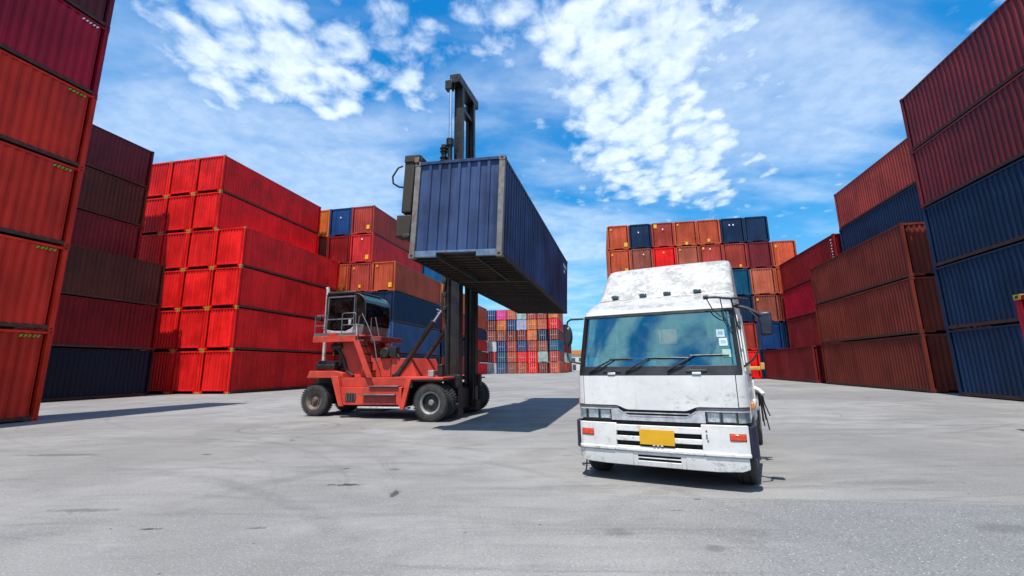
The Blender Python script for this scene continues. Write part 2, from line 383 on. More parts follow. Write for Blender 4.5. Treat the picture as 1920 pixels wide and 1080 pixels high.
    stone = n.m('MULTIPLY', n.smooth(vo.outputs['Distance'], .18, .5, 1, 0), n.smooth(sv.outputs[0], .55, .62))
    agg = n.m('MULTIPLY', near, n.m('ADD', .22, n.m('MULTIPLY', rightw, .78)))
    tint = n.m('MULTIPLY', near, n.m('MULTIPLY', rightw, rightw))
    c = n.mix(n.m('MULTIPLY', tint, .6), c, (.142, .148, .154))
    c = n.mix(n.m('MULTIPLY', n.m('MULTIPLY', stone, agg), .8), c, (.075, .08, .085))
    white = n.m('MULTIPLY', n.smooth(vo.outputs['Distance'], .15, .4, 1, 0), n.smooth(sv.outputs[1], .9, .93))
    c = n.mix(n.m('MULTIPLY', n.m('MULTIPLY', white, agg), .7), c, (.55, .56, .56))
    c = n.mix(n.m('MULTIPLY', n.m('MULTIPLY', line, n.smooth(sepg.outputs[0], -1.6, -.6)), n.m('MULTIPLY', n.smooth(mid, .40, .65), .5)), c, (.34, .335, .32))
    c = n.mix(n.m('MULTIPLY', n.smooth(fine, .54, .66), .62), c, (.12, .12, .12))
    c = n.mix(n.m('MULTIPLY', n.smooth(n.noise(g, 48, 3, .75), .56, .66), .6), c, (.42, .42, .41))
    # stray specks of grit
    v2 = n.new('ShaderNodeTexVoronoi'); n.put(v2.inputs['Vector'], g); v2.inputs['Scale'].default_value = 3.1
    s2 = n.new('ShaderNodeSeparateColor'); n.put(s2.inputs[0], v2.outputs['Color'])
    c = n.mix(n.m('MULTIPLY', n.smooth(v2.outputs['Distance'], .03, .055, 1, 0), n.smooth(s2.outputs[0], .5, .52)), c, (.05, .05, .05))
    # hairline cracks in a few places
    v3 = n.new('ShaderNodeTexVoronoi', feature='DISTANCE_TO_EDGE'); n.put(v3.inputs['Vector'], n.vm('ADD', g, n.scale(n.rgb(n.noise(g, 2.5, 6, .7)), (.55, .55, 0)))); v3.inputs['Scale'].default_value = .55
    crk = n.m('MULTIPLY', n.smooth(v3.outputs['Distance'], .002, .010, 1, 0), n.smooth(n.noise(g, .33, 3), .62, .66))
    c = n.mix(n.m('MULTIPLY', crk, .8), c, (.045, .045, .045))
    # oil marks and small broken-out spots: place, size, strength
    for px, py, rx, ry, amt, thr in ((650, 909, .33, .10, .95, .5), (648, 879, .10, .07, .85, .3), (388, 852, .16, .10, .8, .35), (740, 925, .10, .28, .9, .52), (740, 880, .12, .10, .6, .5),
                                     (1160, 998, .16, .13, .38, .0), (1340, 1028, .12, .10, .45, .3), (1410, 1000, .22, .12, .3, .3), (1880, 990, .35, .2, .4, .2), (1308, 936, .07, .04, .9, .3),
                                     (280, 992, .16, .06, .8, .5), (155, 957, .5, .08, .55, .5), (480, 990, .12, .05, .6, .5), (110, 853, .9, .16, .6, .5), (1660, 905, 1.0, .16, .35, .5), (1270, 957, .10, .03, .5, .4)):
        q = ground_at(px, py)
        dv_ = n.scale(n.vm('SUBTRACT', g, q), (1 / rx, 1 / ry, 0))
        l = n.vm('LENGTH', dv_, None, 1)
        e_ = n.smooth(n.m('ADD', l, n.m('MULTIPLY', n.m('SUBTRACT', n.noise(g, 13 if thr > .4 else 9, 7, .75), .5), 3.4 if thr > .4 else 1.6)), .45, .62 if amt > .75 else 1.0, 1, 0)
        c = n.mix(n.m('MULTIPLY', e_, amt), c, (.04, .04, .04) if amt > .75 else (.07, .068, .066))
    n.put(bs.inputs['Base Color'], c); n.put(bs.inputs['Roughness'], n.smooth(mid, .3, .7, .72, .92)); bs.inputs['Specular IOR Level'].default_value = .3
    h = n.m('ADD', n.m('MULTIPLY', fine, .35), n.m('SUBTRACT', n.m('MULTIPLY', mid, 1.2), n.m('MULTIPLY', crk, .8)))
    h = n.m('ADD', h, n.m('MULTIPLY', n.m('MULTIPLY', stone, agg), .35))
    n.put(bs.inputs['Normal'], n.bump(h, .45, .012))
    o = b.build('ground', m, smooth=0); tag(o, kind='structure')
ground()

# ------------------------------------------------------------------ containers
W0 = 2.438
def corr_line(length, pitch, depth, flat=.26, slope=.24, margin=.10):
    """offsets of a trapezoid corrugation: list of (t, d), d inwards"""
    n = max(1, int(round((length - 2 * margin) / pitch))); p = (length - 2 * margin) / n
    pts = [(margin, depth)]
    for i in range(n):
        t = margin + i * p
        pts += [(t + p * .12, depth), (t + p * (.12 + slope), 0), (t + p * (.12 + slope + flat), 0), (t + p * (.12 + 2 * slope + flat), depth)]
    pts.append((length - margin, depth)); return pts
def cont_meshes(tagn, L, H, W=W0, near=True, tunnel=1.03, gap=.05, doors_near=False):
    """meshes of one container size: shell, frame, casting list, underframe"""
    res = {}
    p = .16; zb, zt = (.17 if gap > .03 else .22), H - .10
    b = MB()
    for side in (0, 1):                                   # long sides
        ln = corr_line(L - 2 * p + .02, .278, .046)
        loops = []
        for z in (zb - .03, zt + .03):
            loops.append([(p - .01 + t, (.02 + d) if side == 0 else W - .02 - d, z) for t, d in ln])
        b.loft(loops, cap=False, closed=False)
    ln = corr_line(W - 2 * p + .02, .25, .045, .30, .14)
    for xx, sg in ((0.03, 1),):
        loops = [[(xx + sg * d, p - .01 + t, z) for t, d in ln] for z in (zb + .02, zt + .03)]
        b.loft(loops, cap=False, closed=False)
    ln = corr_line(L - .2, .55, .02)                      # roof sheet with shallow ribs
    b.loft([[(.1 + t, y, H - .03 - d) for t, d in ln] for y in (.05, W - .05)], cap=False, closed=False)
    res['shell'] = b.mesh('wall', [M['dark']], 25)
    f = MB()
    for x0 in (0.0, L - p):
        for y0 in (0.0, W - p):
            f.box((x0 + .006, y0 + .006, .11), (x0 + p - .006, y0 + p - .006, H - .11))
    for y0 in (0.012, W - .092):
        f.box((p, y0, H - .105), (L - p, y0 + .08, H - .03)); 
    for x0 in (.012, L - .112):
        f.box((x0, p, H - .125), (x0 + .1, W - p, H - .02))
        a0, a1 = W / 2 - tunnel / 2, W / 2 + tunnel / 2
        f.box((x0, p, gap), (x0 + .1, a0, .20)); f.box((x0, a1, gap), (x0 + .1, W - p, .20)); f.box((x0, a0, .14 if gap > .03 else .20), (x0 + .1, a1, .20 if gap > .03 else .26))
    res['frame'] = f.mesh('frame', [M['dark']], 25)
    br = MB(); br.box((p, 0.022, .05), (L - p, .09, .165)); br.box((p, .014, .155), (L - p, .09, .172)); br.box((p, .012, .045), (L - p, .09, .056)); res['rail'] = br.mesh('bottom_rail', [M['dark']], 25)
    fl = MB(); fl.box((.11, .09, .15), (L - .11, W - .09, .19))
    res['floor'] = fl.mesh('floor', [M['dark']], 0)
    # door leaf, hinge side at y=0, outward = +x ; lock rods as their own mesh
    dw = W / 2 - p - .006; dz0, dz1 = .205, H - .13
    d = MB(); d.box((-.05, 0, dz0), (-.02, dw, dz1))
    for zz in [dz0 + .05 + (dz1 - dz0 - .1) * k / 5 for k in range(6)]:
        d.box((-.025, .04, zz - .04), (.0, dw - .04, zz + .04))
    res['door'] = d.mesh('door', [M['dark']], 25)
    r_ = MB(); r_.tube([(.02, 0, dz0 - .08), (.02, 0, dz1 + .06)], .032, 6)
    for zz in (.35, 1.0, H - .9, H - .3): r_.box((0, -.05, zz), (.035, .05, zz + .07))
    r_.tube([(.045, 0, 1.25), (.045, .32, 1.22)], .018, 5)
    res['rod'] = r_.mesh('lock_rod', [M['chrome_rod']], 30)
    # corner casting 178 x 162 x 118, with its oval pockets
    c = MB(); c.box((0, 0, 0), (.178, .162, .118))
    def oval(axis, cu, cv, ru, rv, face, sgn):
        pts = []
        for k in range(12):
            t = 2 * math.pi * k / 12; u = cu + ru * math.cos(t); v = cv + rv * math.sin(t)
            pts.append((u, v))
        def P3(u, v, d): return (d, u, v) if axis == 0 else ((u, d, v))
        c.loft([[P3(u, v, face + sgn * .001) for u, v in pts], [P3(u, v, face + sgn * .0025) for u, v in pts]], 1)
    oval(0, .081, .059, .038, .028, 0, -1); oval(1, .089, .059, .045, .028, 0, -1)
    res['casting'] = c.mesh('corner_casting', [M['casting'], M['dark']], 20)
    # hook strip: rail shadow teeth are real ribs, label plate for later use
    return res
CMESH = {}
def cmesh(key):
    if key not in CMESH:
        CMESH[key] = {'hc': lambda: cont_meshes('hc', 12.192, 2.896), 'hc_red': lambda: cont_meshes('hr', 12.192, 2.896, tunnel=1.75, gap=.02),
                      'std': lambda: cont_meshes('st', 12.192, 2.591)}[key]()
    return CMESH[key]
def inst(name, me, parent, mats=None, mw=None):
    o = bpy.data.objects.new(name, me); C.objects.link(o); o.parent = parent
    if mw is not None: o.matrix_local = mw
    if mats:
        for i, m_ in enumerate(mats):
            if m_ is None: continue
            o.material_slots[i].link = 'OBJECT'; o.material_slots[i].material = m_
    return o
TIER_H = 2.91
def container(loc, rz, colour, label, group, key='hc', parts='near', H=2.896, frame_col=None, cast=None, L=12.192):
    ms = cmesh(key); root = thing('shipping_container', loc, rz, label, 'container', group)
    mat = pm(colour); fm = frame_col or mat
    inst('wall', ms['shell'], root, [mat]); inst('frame', ms['frame'], root, [fm]); inst('floor', ms['floor'], root, [M['under']])
    rm_ = M['rail_brown'] if parts == 'near' else fm
    inst('bottom_rail', ms['rail'], root, [rm_]); inst('bottom_rail', ms['rail'], root, [rm_], Matrix.Translation((0, W0, 0)) @ Matrix.Diagonal((1, -1, 1, 1)))
    inst('door', ms['door'], root, [mat], Matrix.Translation((L - .0, .166, 0)))
    inst('door', ms['door'], root, [mat], Matrix.Translation((L, W0 - .166, 0)) @ Matrix.Rotation(math.pi, 4, 'Z') @ Matrix.Scale(-1, 4, (1, 0, 0)))
    if parts == 'doors':
        ds = [c for c in root.children if c.name.startswith('door')]
        for i, dd in enumerate(sorted(ds, key=lambda o_: o_.name)):
            for q in (.3, .8):
                inst('lock_rod', ms['rod'], dd, None, Matrix.Translation((0, q, 0)))
    if parts == 'near':
        cs = cast or fm
        for ix in (0, 1):
            for iy in (0, 1):
                for iz in (0, 1):
                    S = Matrix.Diagonal((-1 if ix else 1, -1 if iy else 1, 1, 1))
                    inst('corner_casting', ms['casting'], root, [cs, None], Matrix.Translation((L + .002 if ix else -.002, W0 + .002 if iy else -.002, (H - .118) if iz else 0)) @ S)
    return root
def decal(root, name, mat, x0, x1, y0, y1, z0, z1, label=None):
    b = MB(); b.box((x0, y0, z0), (x1, y1, z1)); o = b.build(name, mat, root, smooth=0)
    if label: o['label'] = label
    return o
TW = ['bottom', 'second', 'third', 'fourth', 'fifth', 'sixth', 'seventh']
def stack(origin, yaw, cols, desc, group, key='hc', parts='near', side=1, back=False, names=None, tier_h=TIER_H, H=2.896, cast=None, rev=False):
    """cols: {column index: [colour per tier, None = nothing]} ; side=+1 columns lie to the left of the line, -1 to the right"""
    u = Vector((math.cos(R(yaw)), math.sin(R(yaw)), 0)); v = Vector((-u.y, u.x, 0)); out = {}
    for j, tiers in cols.items():
        for k, colr in enumerate(tiers):
            if not colr: continue
            b0 = j * 2.468 if side > 0 else -(j + 1) * 2.468 + .03
            jit = Vector((random.uniform(-.02, .02), random.uniform(-.015, .015), 0)) if k else Vector((0, 0, 0))
            p = Vector(origin) + v * b0 + jit - (u * 12.192 if back else Vector()) + Vector((0, 0, k * tier_h + .004))
            rz = R(yaw)
            if rev: p = p + u * 12.192 + v * W0; rz += math.pi
            top = k == len(tiers) - 1
            if len(tiers) == 1: tw = 'single'
            elif top: tw = 'top'
            else: tw = TW[k] + (' from ground' if k else '')
            cn = (names[j] + ' ') if names else ''
            label = f"{colr.replace('_', ' ')} container, {tw}{' tier' if tw != 'single' else ''} of {cn}{desc}"
            out[(j, k)] = container(p, rz, colr, label, group, key, parts, H, cast=cast)
    return out
G1 = 'containers stacked at the left side of the yard'
A = stack((-15.37, 15.92, 0), 77.1, {0: ['orange_red', 'orange_red', 'orange_red', 'orange_red', 'crimson', 'plum', 'plum']}, 'tall stack cut off by left photo edge', G1, back=True)
for (j, k), root in A.items():       # hazard stripe labels near the top corner of each side
    g_ = M['green'] if k < 4 else M['whitep']
    for q in range(5):
        b = MB(); x = 12.192 - .95 + q * .12
        b.prism([(x, 2.66), (x + .06, 2.66), (x + .11, 2.74), (x + .05, 2.74)], -.004, .016)
        lab(b.build('hazard_stripe', g_, root, smooth=0), 'small hazard stripe at the top rail')
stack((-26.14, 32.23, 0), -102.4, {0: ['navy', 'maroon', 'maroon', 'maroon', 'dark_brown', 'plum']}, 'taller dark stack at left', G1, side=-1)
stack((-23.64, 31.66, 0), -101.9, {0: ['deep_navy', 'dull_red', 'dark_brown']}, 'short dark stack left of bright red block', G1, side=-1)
# bright red block: lower rows start one column nearer than the two upper rows
G2 = 'containers of the bright red block'
bn = {0: 'right front column', 1: 'second column', 2: 'third column', 3: 'fourth column'}
stack((-18.78, 32.24, 0), 77.9, {0: ['bright_red'] * 4, 1: ['bright_red'] * 6, 2: ['bright_red'] * 6, 3: ['bright_red'] * 6}, 'in bright red block', G2, key='hc_red', names=bn, cast=M['casting_yellow'])
for (q, z0, mt) in ((0, 14.9, M['green']), (0, 6.15 + 2.9, M['green'])):
    pass
G3 = 'containers stacked behind the forklift'
Dk = stack((-10.79, 43.77, 0), 77.5, {0: ['navy', 'steel_blue', 'navy', 'rust_orange'], 1: ['navy', 'teal_blue', 'navy', 'brick_red', 'pinkish_red', 'brick_red'],
      2: ['brick_red', 'navy', 'navy', 'rust_orange', 'dull_red', 'blue'], 3: ['brown', 'red', 'brown', 'brown', 'dark_brown', 'orange'], 4: ['navy', 'brown', 'red']}, 'in stack behind the forklift', G3,
      names={0: 'right front column', 1: 'second column', 2: 'third column', 3: 'fourth column', 4: 'fifth column'})
def sticker(root, y, z, s=.3, mat=None, x=-.012):
    y = max(.3, min(2.1, y))
    b = MB(); b.box((x + .012, y - s / 2, z - s / 2 * 1.3), (x + .038, y + s / 2, z + s / 2 * 1.3)); lab(b.build('label_sticker', mat or M['yellow'], root, smooth=0), 'small sticker on end wall')
for k_, y, z, s in (((1, 5), .6, .7, .32), ((1, 4), .6, .55, .34), ((0, 3), .5, .6, .34), ((1, 3), 1.2, .6, .22), ((2, 3), .7, .5, .34), ((0, 3), 1.9, 2.5, .14), ((1, 3), 1.9, 2.4, .14), ((3, 5), .7, .5, .16)):
    sticker(Dk[k_], y, z, s)
for k_, y, z in (((2, 5), 1.2, 1.9), ((1, 4), 1.2, 2.4), ((0, 2), 1.3, 2.1)): sticker(Dk[k_], y, z, .12, M['whitep'])
decal(Dk[(0, 2)], 'white_code_mark', M['whitep'], 11.0, 11.9, -.006, .02, 2.35, 2.5); decal(Dk[(0, 2)], 'white_code_mark', M['whitep'], 11.3, 11.9, -.006, .02, 1.95, 2.15)
stack((-8.0, 56.6, 0), 77.5, {0: ['brick_red', 'navy', 'brick_red', 'orange', ], 1: ['brown', 'navy', 'brown', 'navy', 'sky_blue']}, 'behind the mast', G3, parts='far', names={0: 'right front column', 1: 'second column'})
# wall of container ends behind the truck
G4 = 'containers in the wall behind the truck'
cn_ = {0: 'rightmost column', 1: 'second column from right', 2: 'third column from right', 3: 'fourth column from right', 4: 'middle column', 5: 'fourth column from left', 6: 'third column from left', 7: 'second column from left', 8: 'leftmost column'}
names7 = {0: 'rightmost short column', 1: 'second column from right', 2: 'third column from right', 3: 'fourth column from right', 4: 'fourth column from left', 5: 'third column from left', 6: 'second column from left', 7: 'leftmost column'}
Cw = stack((30.91, 48.84, 0), 79.2, {0: ['navy', 'navy', 'brown', 'rust_orange', 'rust_orange'],
      1: ['navy', 'blue', 'faded_brown', 'salmon', 'wine', 'navy'], 2: ['bright_red', 'brick_red', 'navy', 'teal_blue', 'brick_red', 'navy'],
      3: ['bright_red', 'brown', 'navy', 'brick_red', 'brick_red', 'rust_orange'], 4: ['navy', 'brick_red', 'salmon', 'rust_orange', 'salmon', 'rust_orange'],
      5: ['brown', 'salmon', 'salmon', 'brown', 'bright_red', 'brick_red'], 6: ['navy', 'brown', 'brick_red', 'brown', 'faded_brown', 'navy'],
      7: ['brown', 'brown', 'navy', 'rust_orange', 'rust_orange', 'rust_orange']}, 'behind truck', G4, parts='far', names=names7)
for (j, k), spots in {(7, 5): [(2.0, 2.4, .16), (.4, .55, .36)], (5, 5): [(2.0, 2.5, .34)], (4, 5): [(2.0, 2.5, .16), (1.2, .3, .26)], (3, 5): [(1.3, .5, .26)], (7, 4): [(2.0, 2.3, .16), (.5, .45, .34)],
                      (6, 4): [(1.1, .35, .24)], (5, 4): [(1.3, 2.3, .15), (.7, .3, .3)], (3, 4): [(2.0, 2.5, .2)], (2, 4): [(.8, .35, .22)], (0, 4): [(2.0, 2.3, .18), (1.0, .3, .2)], (4, 4): [(2.0, 2.5, .15)], (1, 2): [(2.0, 2.4, .18)]}.items():
    for y, z, s in spots: sticker(Cw[(j, k)], y, z, s)
for k_, y, z in (((6, 5), 1.4, 1.9), ((2, 5), 1.5, 2.1), ((2, 5), 1.1, 2.1), ((5, 5), 1.2, 2.1), ((6, 4), 1.0, 2.2), ((3, 4), 1.3, 2.4)): sticker(Cw[k_], y, z, .13, M['whitep'])
# right hand side
G5 = 'containers stacked at the right side of the yard'
Es = stack((25.92, 36.17, 0), 78.4, {0: ['maroon', 'maroon', 'crimson', 'dull_red']}, 'red stack right of the truck wall', G5, side=-1, rev=False)
for i in range(9): decal(Es[(0, 3)], 'white_code_mark', M['whitep'] if i < 7 else M['yellow'], .42 + .05 * (i % 2), .60 - .03 * (i % 3), W0 - .018, W0 + .003, 2.45 - i * .24, 2.55 - i * .24)
stack((23.81, 37.51, 0), 78.0, {0: ['maroon']}, 'at foot of right hand stacks', G5, side=-1)
stack((20.73, 23.85, 0), 77.4, {0: ['brown', 'brown', 'brown'], 1: ['brown', 'brown', 'brown', 'navy', 'brick_red']}, 'brown stacks at right', G5, side=-1, names={0: 'front', 1: 'taller back row of'})
stack((19.99, 21.65, 0), -103.0, {0: ['navy', 'navy', 'navy', 'wine', 'wine']}, 'tall stack at right photo edge', G5)
stack((10.92, 10.1, 0), -102.6, {0: ['crimson']}, 'cut off by right photo edge, nearest on right', G5, cast=M['casting_yellow'])
# far yard: doors facing the camera
G6 = 'far containers with doors facing the camera'
fc = [['white', 'navy', 'pinkish_red', 'white', 'faded_brown', 'faded_brown', 'steel_blue'][0:1] + ['pinkish_red', 'white', 'faded_brown', 'brown', 'blue'],
      ['steel_blue', 'teal_blue', 'blue', 'faded_brown', 'orange', 'pink'],
      ['faded_brown', 'rust_orange', 'brick_red', 'brown', 'blue', 'rust_orange'],
      ['rust_orange', 'bright_red', 'blue', 'brown', 'lavender', 'pale_green'],
      ['bright_red', 'bright_red', 'brick_red', 'orange', 'orange', 'brick_red'],
      ['brown', 'pale_green', 'faded_brown', 'navy', 'rust_orange', 'brick_red']]
oh = ['leftmost', 'second', 'third', 'fourth', 'fifth', 'sixth']
def far_block(px, dist, cols, yaw, names, desc, H, th):
    rr = ray(px, 700); org = Vector((rr.x / rr.y * dist, dist, 0))
    u = Vector((math.cos(R(yaw)), math.sin(R(yaw)), 0)); v = Vector((-u.y, u.x, 0))
    for j, tiers in enumerate(cols):
        for k, colr in enumerate(tiers):
            p = org - v * (j + 1) * 2.55 + Vector((0, 0, k * th + .004))
            p = p + u * 12.192 + v * W0
            tw = 'top' if k == len(tiers) - 1 else TW[k]
            container(p, R(yaw) + math.pi, colr, f"{colr.replace('_', ' ')} container with doors forward, {tw} tier of {names[j]} {desc}", G6, 'std', 'doors', H)
far_block(912, 118, fc, 78, [n_ + ' column' for n_ in oh], 'in far door block', 2.591, 2.6)
far_block(1030, 114, [['rust_orange', 'brick_red', 'teal_blue', 'brown', 'bright_red', 'orange']], 78, ['separate column'], 'right of far door block', 2.591, 2.6)
stack((10.9 + 5.2, 131, 0), 78, {0: ['brick_red', 'pale_green', 'dull_red', 'steel_blue', 'navy']}, 'distant stack beside truck mirror', G6, key='std', parts='far', tier_h=2.6, H=2.591)
stack((-7.9, 103, 0), 78, {0: ['bright_red', 'brown', 'red', 'navy', 'rust_orange', 'rust_orange'], 1: ['navy', 'navy', 'red', 'navy', 'brick_red']}, 'in block right of mast', G6, key='std', parts='far', tier_h=2.6, H=2.591, names={0: 'front column', 1: 'back column'})
# small white yard office with an orange roof, far away beside the mirror
def office():
    q = ray(1086, 690); p = Vector((q.x / q.y * 190, 190, 0))
    r_ = thing('yard_building', p, 0, 'distant cream yard building with orange roof band left of truck cab', 'building')
    b = MB(); b.box((-4, 0, 0), (16, 10, 6.2)); b.build('wall', M['cream'], r_)
    b = MB(); b.box((-4.4, -.4, 6.2), (16.4, 10.4, 7.8)); b.build('roof', M['oroof'], r_)
    for i in range(6):
        b = MB(); b.box((-3 + i * 3, -.03, 3.4), (-1.4 + i * 3, 0.02, 4.8)); b.build('window', M['lampglass'], r_)
    b = MB(); b.box((-2.6, -.04, 0), (-1.2, 0.02, 2.3)); b.build('door', M['lampglass'], r_)
office()

# ------------------------------------------------------------------ lifted container
LS = .94
LM = Matrix.Translation((-.141, 10.237, 3.963)) @ Matrix.Rotation(R(75.84), 4, 'Z') @ Matrix.Rotation(R(.54), 4, 'Y') @ Matrix.Rotation(R(2.43), 4, 'X')
LL, LWd, LH = 12.192 * LS, W0 * LS, 2.591 * LS
def lifted():
    root = thing('shipping_container', (0, 0, 0), 0, 'navy blue container held high in the air by the forklift', 'container')
    root.matrix_world = LM
    L, Wd, H = LL, LWd, LH; p = .15
    navy = paint('paint_lifted_navy', (.026, .050, .125), .85, .5)
    def wall(y, inward, nm):
        ln = corr_line(L - 2 * p, .262, .036); b = MB()
        b.loft([[(p + t, y + inward * (.02 + d), z) for t, d in ln] for z in (.10, H - .08)], cap=False, closed=False); return b.build('side_wall', navy, root, 25)
    wall(0, 1, ''); wall(Wd, -1, '')
    # blank end: narrow raised ribs between wide recessed panels
    b = MB(); n = 8; pit = (Wd - 2 * p) / n; ln = [(0, .045)]
    for i in range(n):
        t = i * pit
        if i: ln += [(t - pit * .20, .045), (t - pit * .13, .008), (t + pit * .13, .008), (t + pit * .20, .045)]
    ln.append((Wd - 2 * p, .045))
    b.loft([[(.018 + d, p + t, z) for t, d in ln] for z in (.16, H - .07)], cap=False, closed=False); b.build('end_wall', navy, root, 25)
    b = MB(); ln = corr_line(L - .2, .5, .02); b.loft([[(.1 + t, y, H - .03 - d) for t, d in ln] for y in (.05, Wd - .05)], cap=False, closed=False); b.build('roof', navy, root, 25)
    for x0 in (0, L - p):
        for y0 in (0, Wd - p):
            b = MB(); b.box((x0 + .006, y0 + .006, .105), (x0 + p - .006, y0 + p - .006, H - .105)); b.build('corner_post', M['post_grey'] if x0 == 0 else navy, root, 25, .01)
    for y0 in (.01, Wd - .07):
        b = MB(); b.box((p, y0, H - .075), (L - p, y0 + .06, H - .01)); b.build('top_rail', navy, root)
        b = MB(); b.box((p, y0, .0), (L - p, y0 + .06, .13)); b.box((p, y0 - .008 if y0 < 1 else y0, .0), (L - p, y0 + .068, .012)); b.build('bottom_rail', M['under'], root)
    b = MB(); b.box((.01, p, H - .085), (.10, Wd - p, H - .008)); b.build('top_rail', navy, root, bevel=.006)
    b = MB(); a0, a1 = Wd * .27, Wd * .70
    b.box((.008, p, .02), (.10, a0, .165)); b.box((.008, a1, .02), (.10, Wd - p, .165)); b.box((.008, a0, .12), (.10, a1, .165)); b.build('end_sill', M['sill_blue'], root, bevel=.006)
    b = MB(); b.box((L - .1, p, .0), (L - .01, Wd - p, .16)); b.box((L - .1, p, H - .1), (L - .01, Wd - p, H - .01)); b.build('end_sill', navy, root)
    cast = cmesh('std')['casting']
    for ix in (0, 1):
        for iy in (0, 1):
            for iz in (0, 1):
                S = Matrix.Diagonal((-LS if ix else LS, -LS if iy else LS, LS, 1))
                inst('corner_casting', cast, root, [M['casting'], None], Matrix.Translation((L + .003 if ix else -.003, Wd + .003 if iy else -.003, (H - .111) if iz else 0)) @ S)
    b = MB(); b.box((.1, .07, .13), (L - .1, Wd - .07, .16)); b.build('floor', M['under'], root, 0)
    x = .35
    while x < L - .2:                                    # steel cross members
        b = MB()
        if x < 3.1:
            b.box((x, .06, .02), (x + .045, a0 + .02, .128)); b.box((x, a1 - .02, .02), (x + .045, Wd - .06, .128)); b.box((x, a0, .095), (x + .045, a1, .128))
        else:
            b.box((x, .06, .02), (x + .045, Wd - .06, .128)); b.box((x, .06, .02), (x + .10, Wd - .06, .028))
        b.build('cross_member', M['under'], root, 0); x += .30
    for y in (a0, a1 - .05):
        b = MB(); b.box((.1, y, .0), (3.2, y + .05, .125)); b.build('tunnel_rail', M['under'], root, 0)
    b = MB(); b.box((3.15, .1, 0.0), (3.27, Wd - .1, .11)); b.build('tunnel_bolster', M['under'], root, 0)
    d = MB(); d.box((L - .05, p, .17), (L - .02, Wd / 2 - .005, H - .1)); d.build('door', navy, root)
    d = MB(); d.box((L - .05, Wd / 2 + .005, .17), (L - .02, Wd - p, H - .1)); d.build('door', navy, root)
    # code marks near the far top corner of the right side
    for i, (x0, x1, z0, z1) in enumerate([(10.25, 10.36, 2.10, 2.24), (10.42, 10.53, 2.10, 2.24), (10.59, 10.70, 2.10, 2.24), (10.76, 10.87, 2.10, 2.24), (10.95, 11.03, 2.10, 2.24), (11.08, 11.15, 2.10, 2.24),
                                        (10.40, 10.55, 1.86, 1.98), (10.62, 10.74, 1.86, 1.98)]):
        decal(root, 'white_code_mark', M['whitep'], x0 - .05, x1 - .05, .012, .019, z0 - .15, z1 - .15)
    return root
lifted()

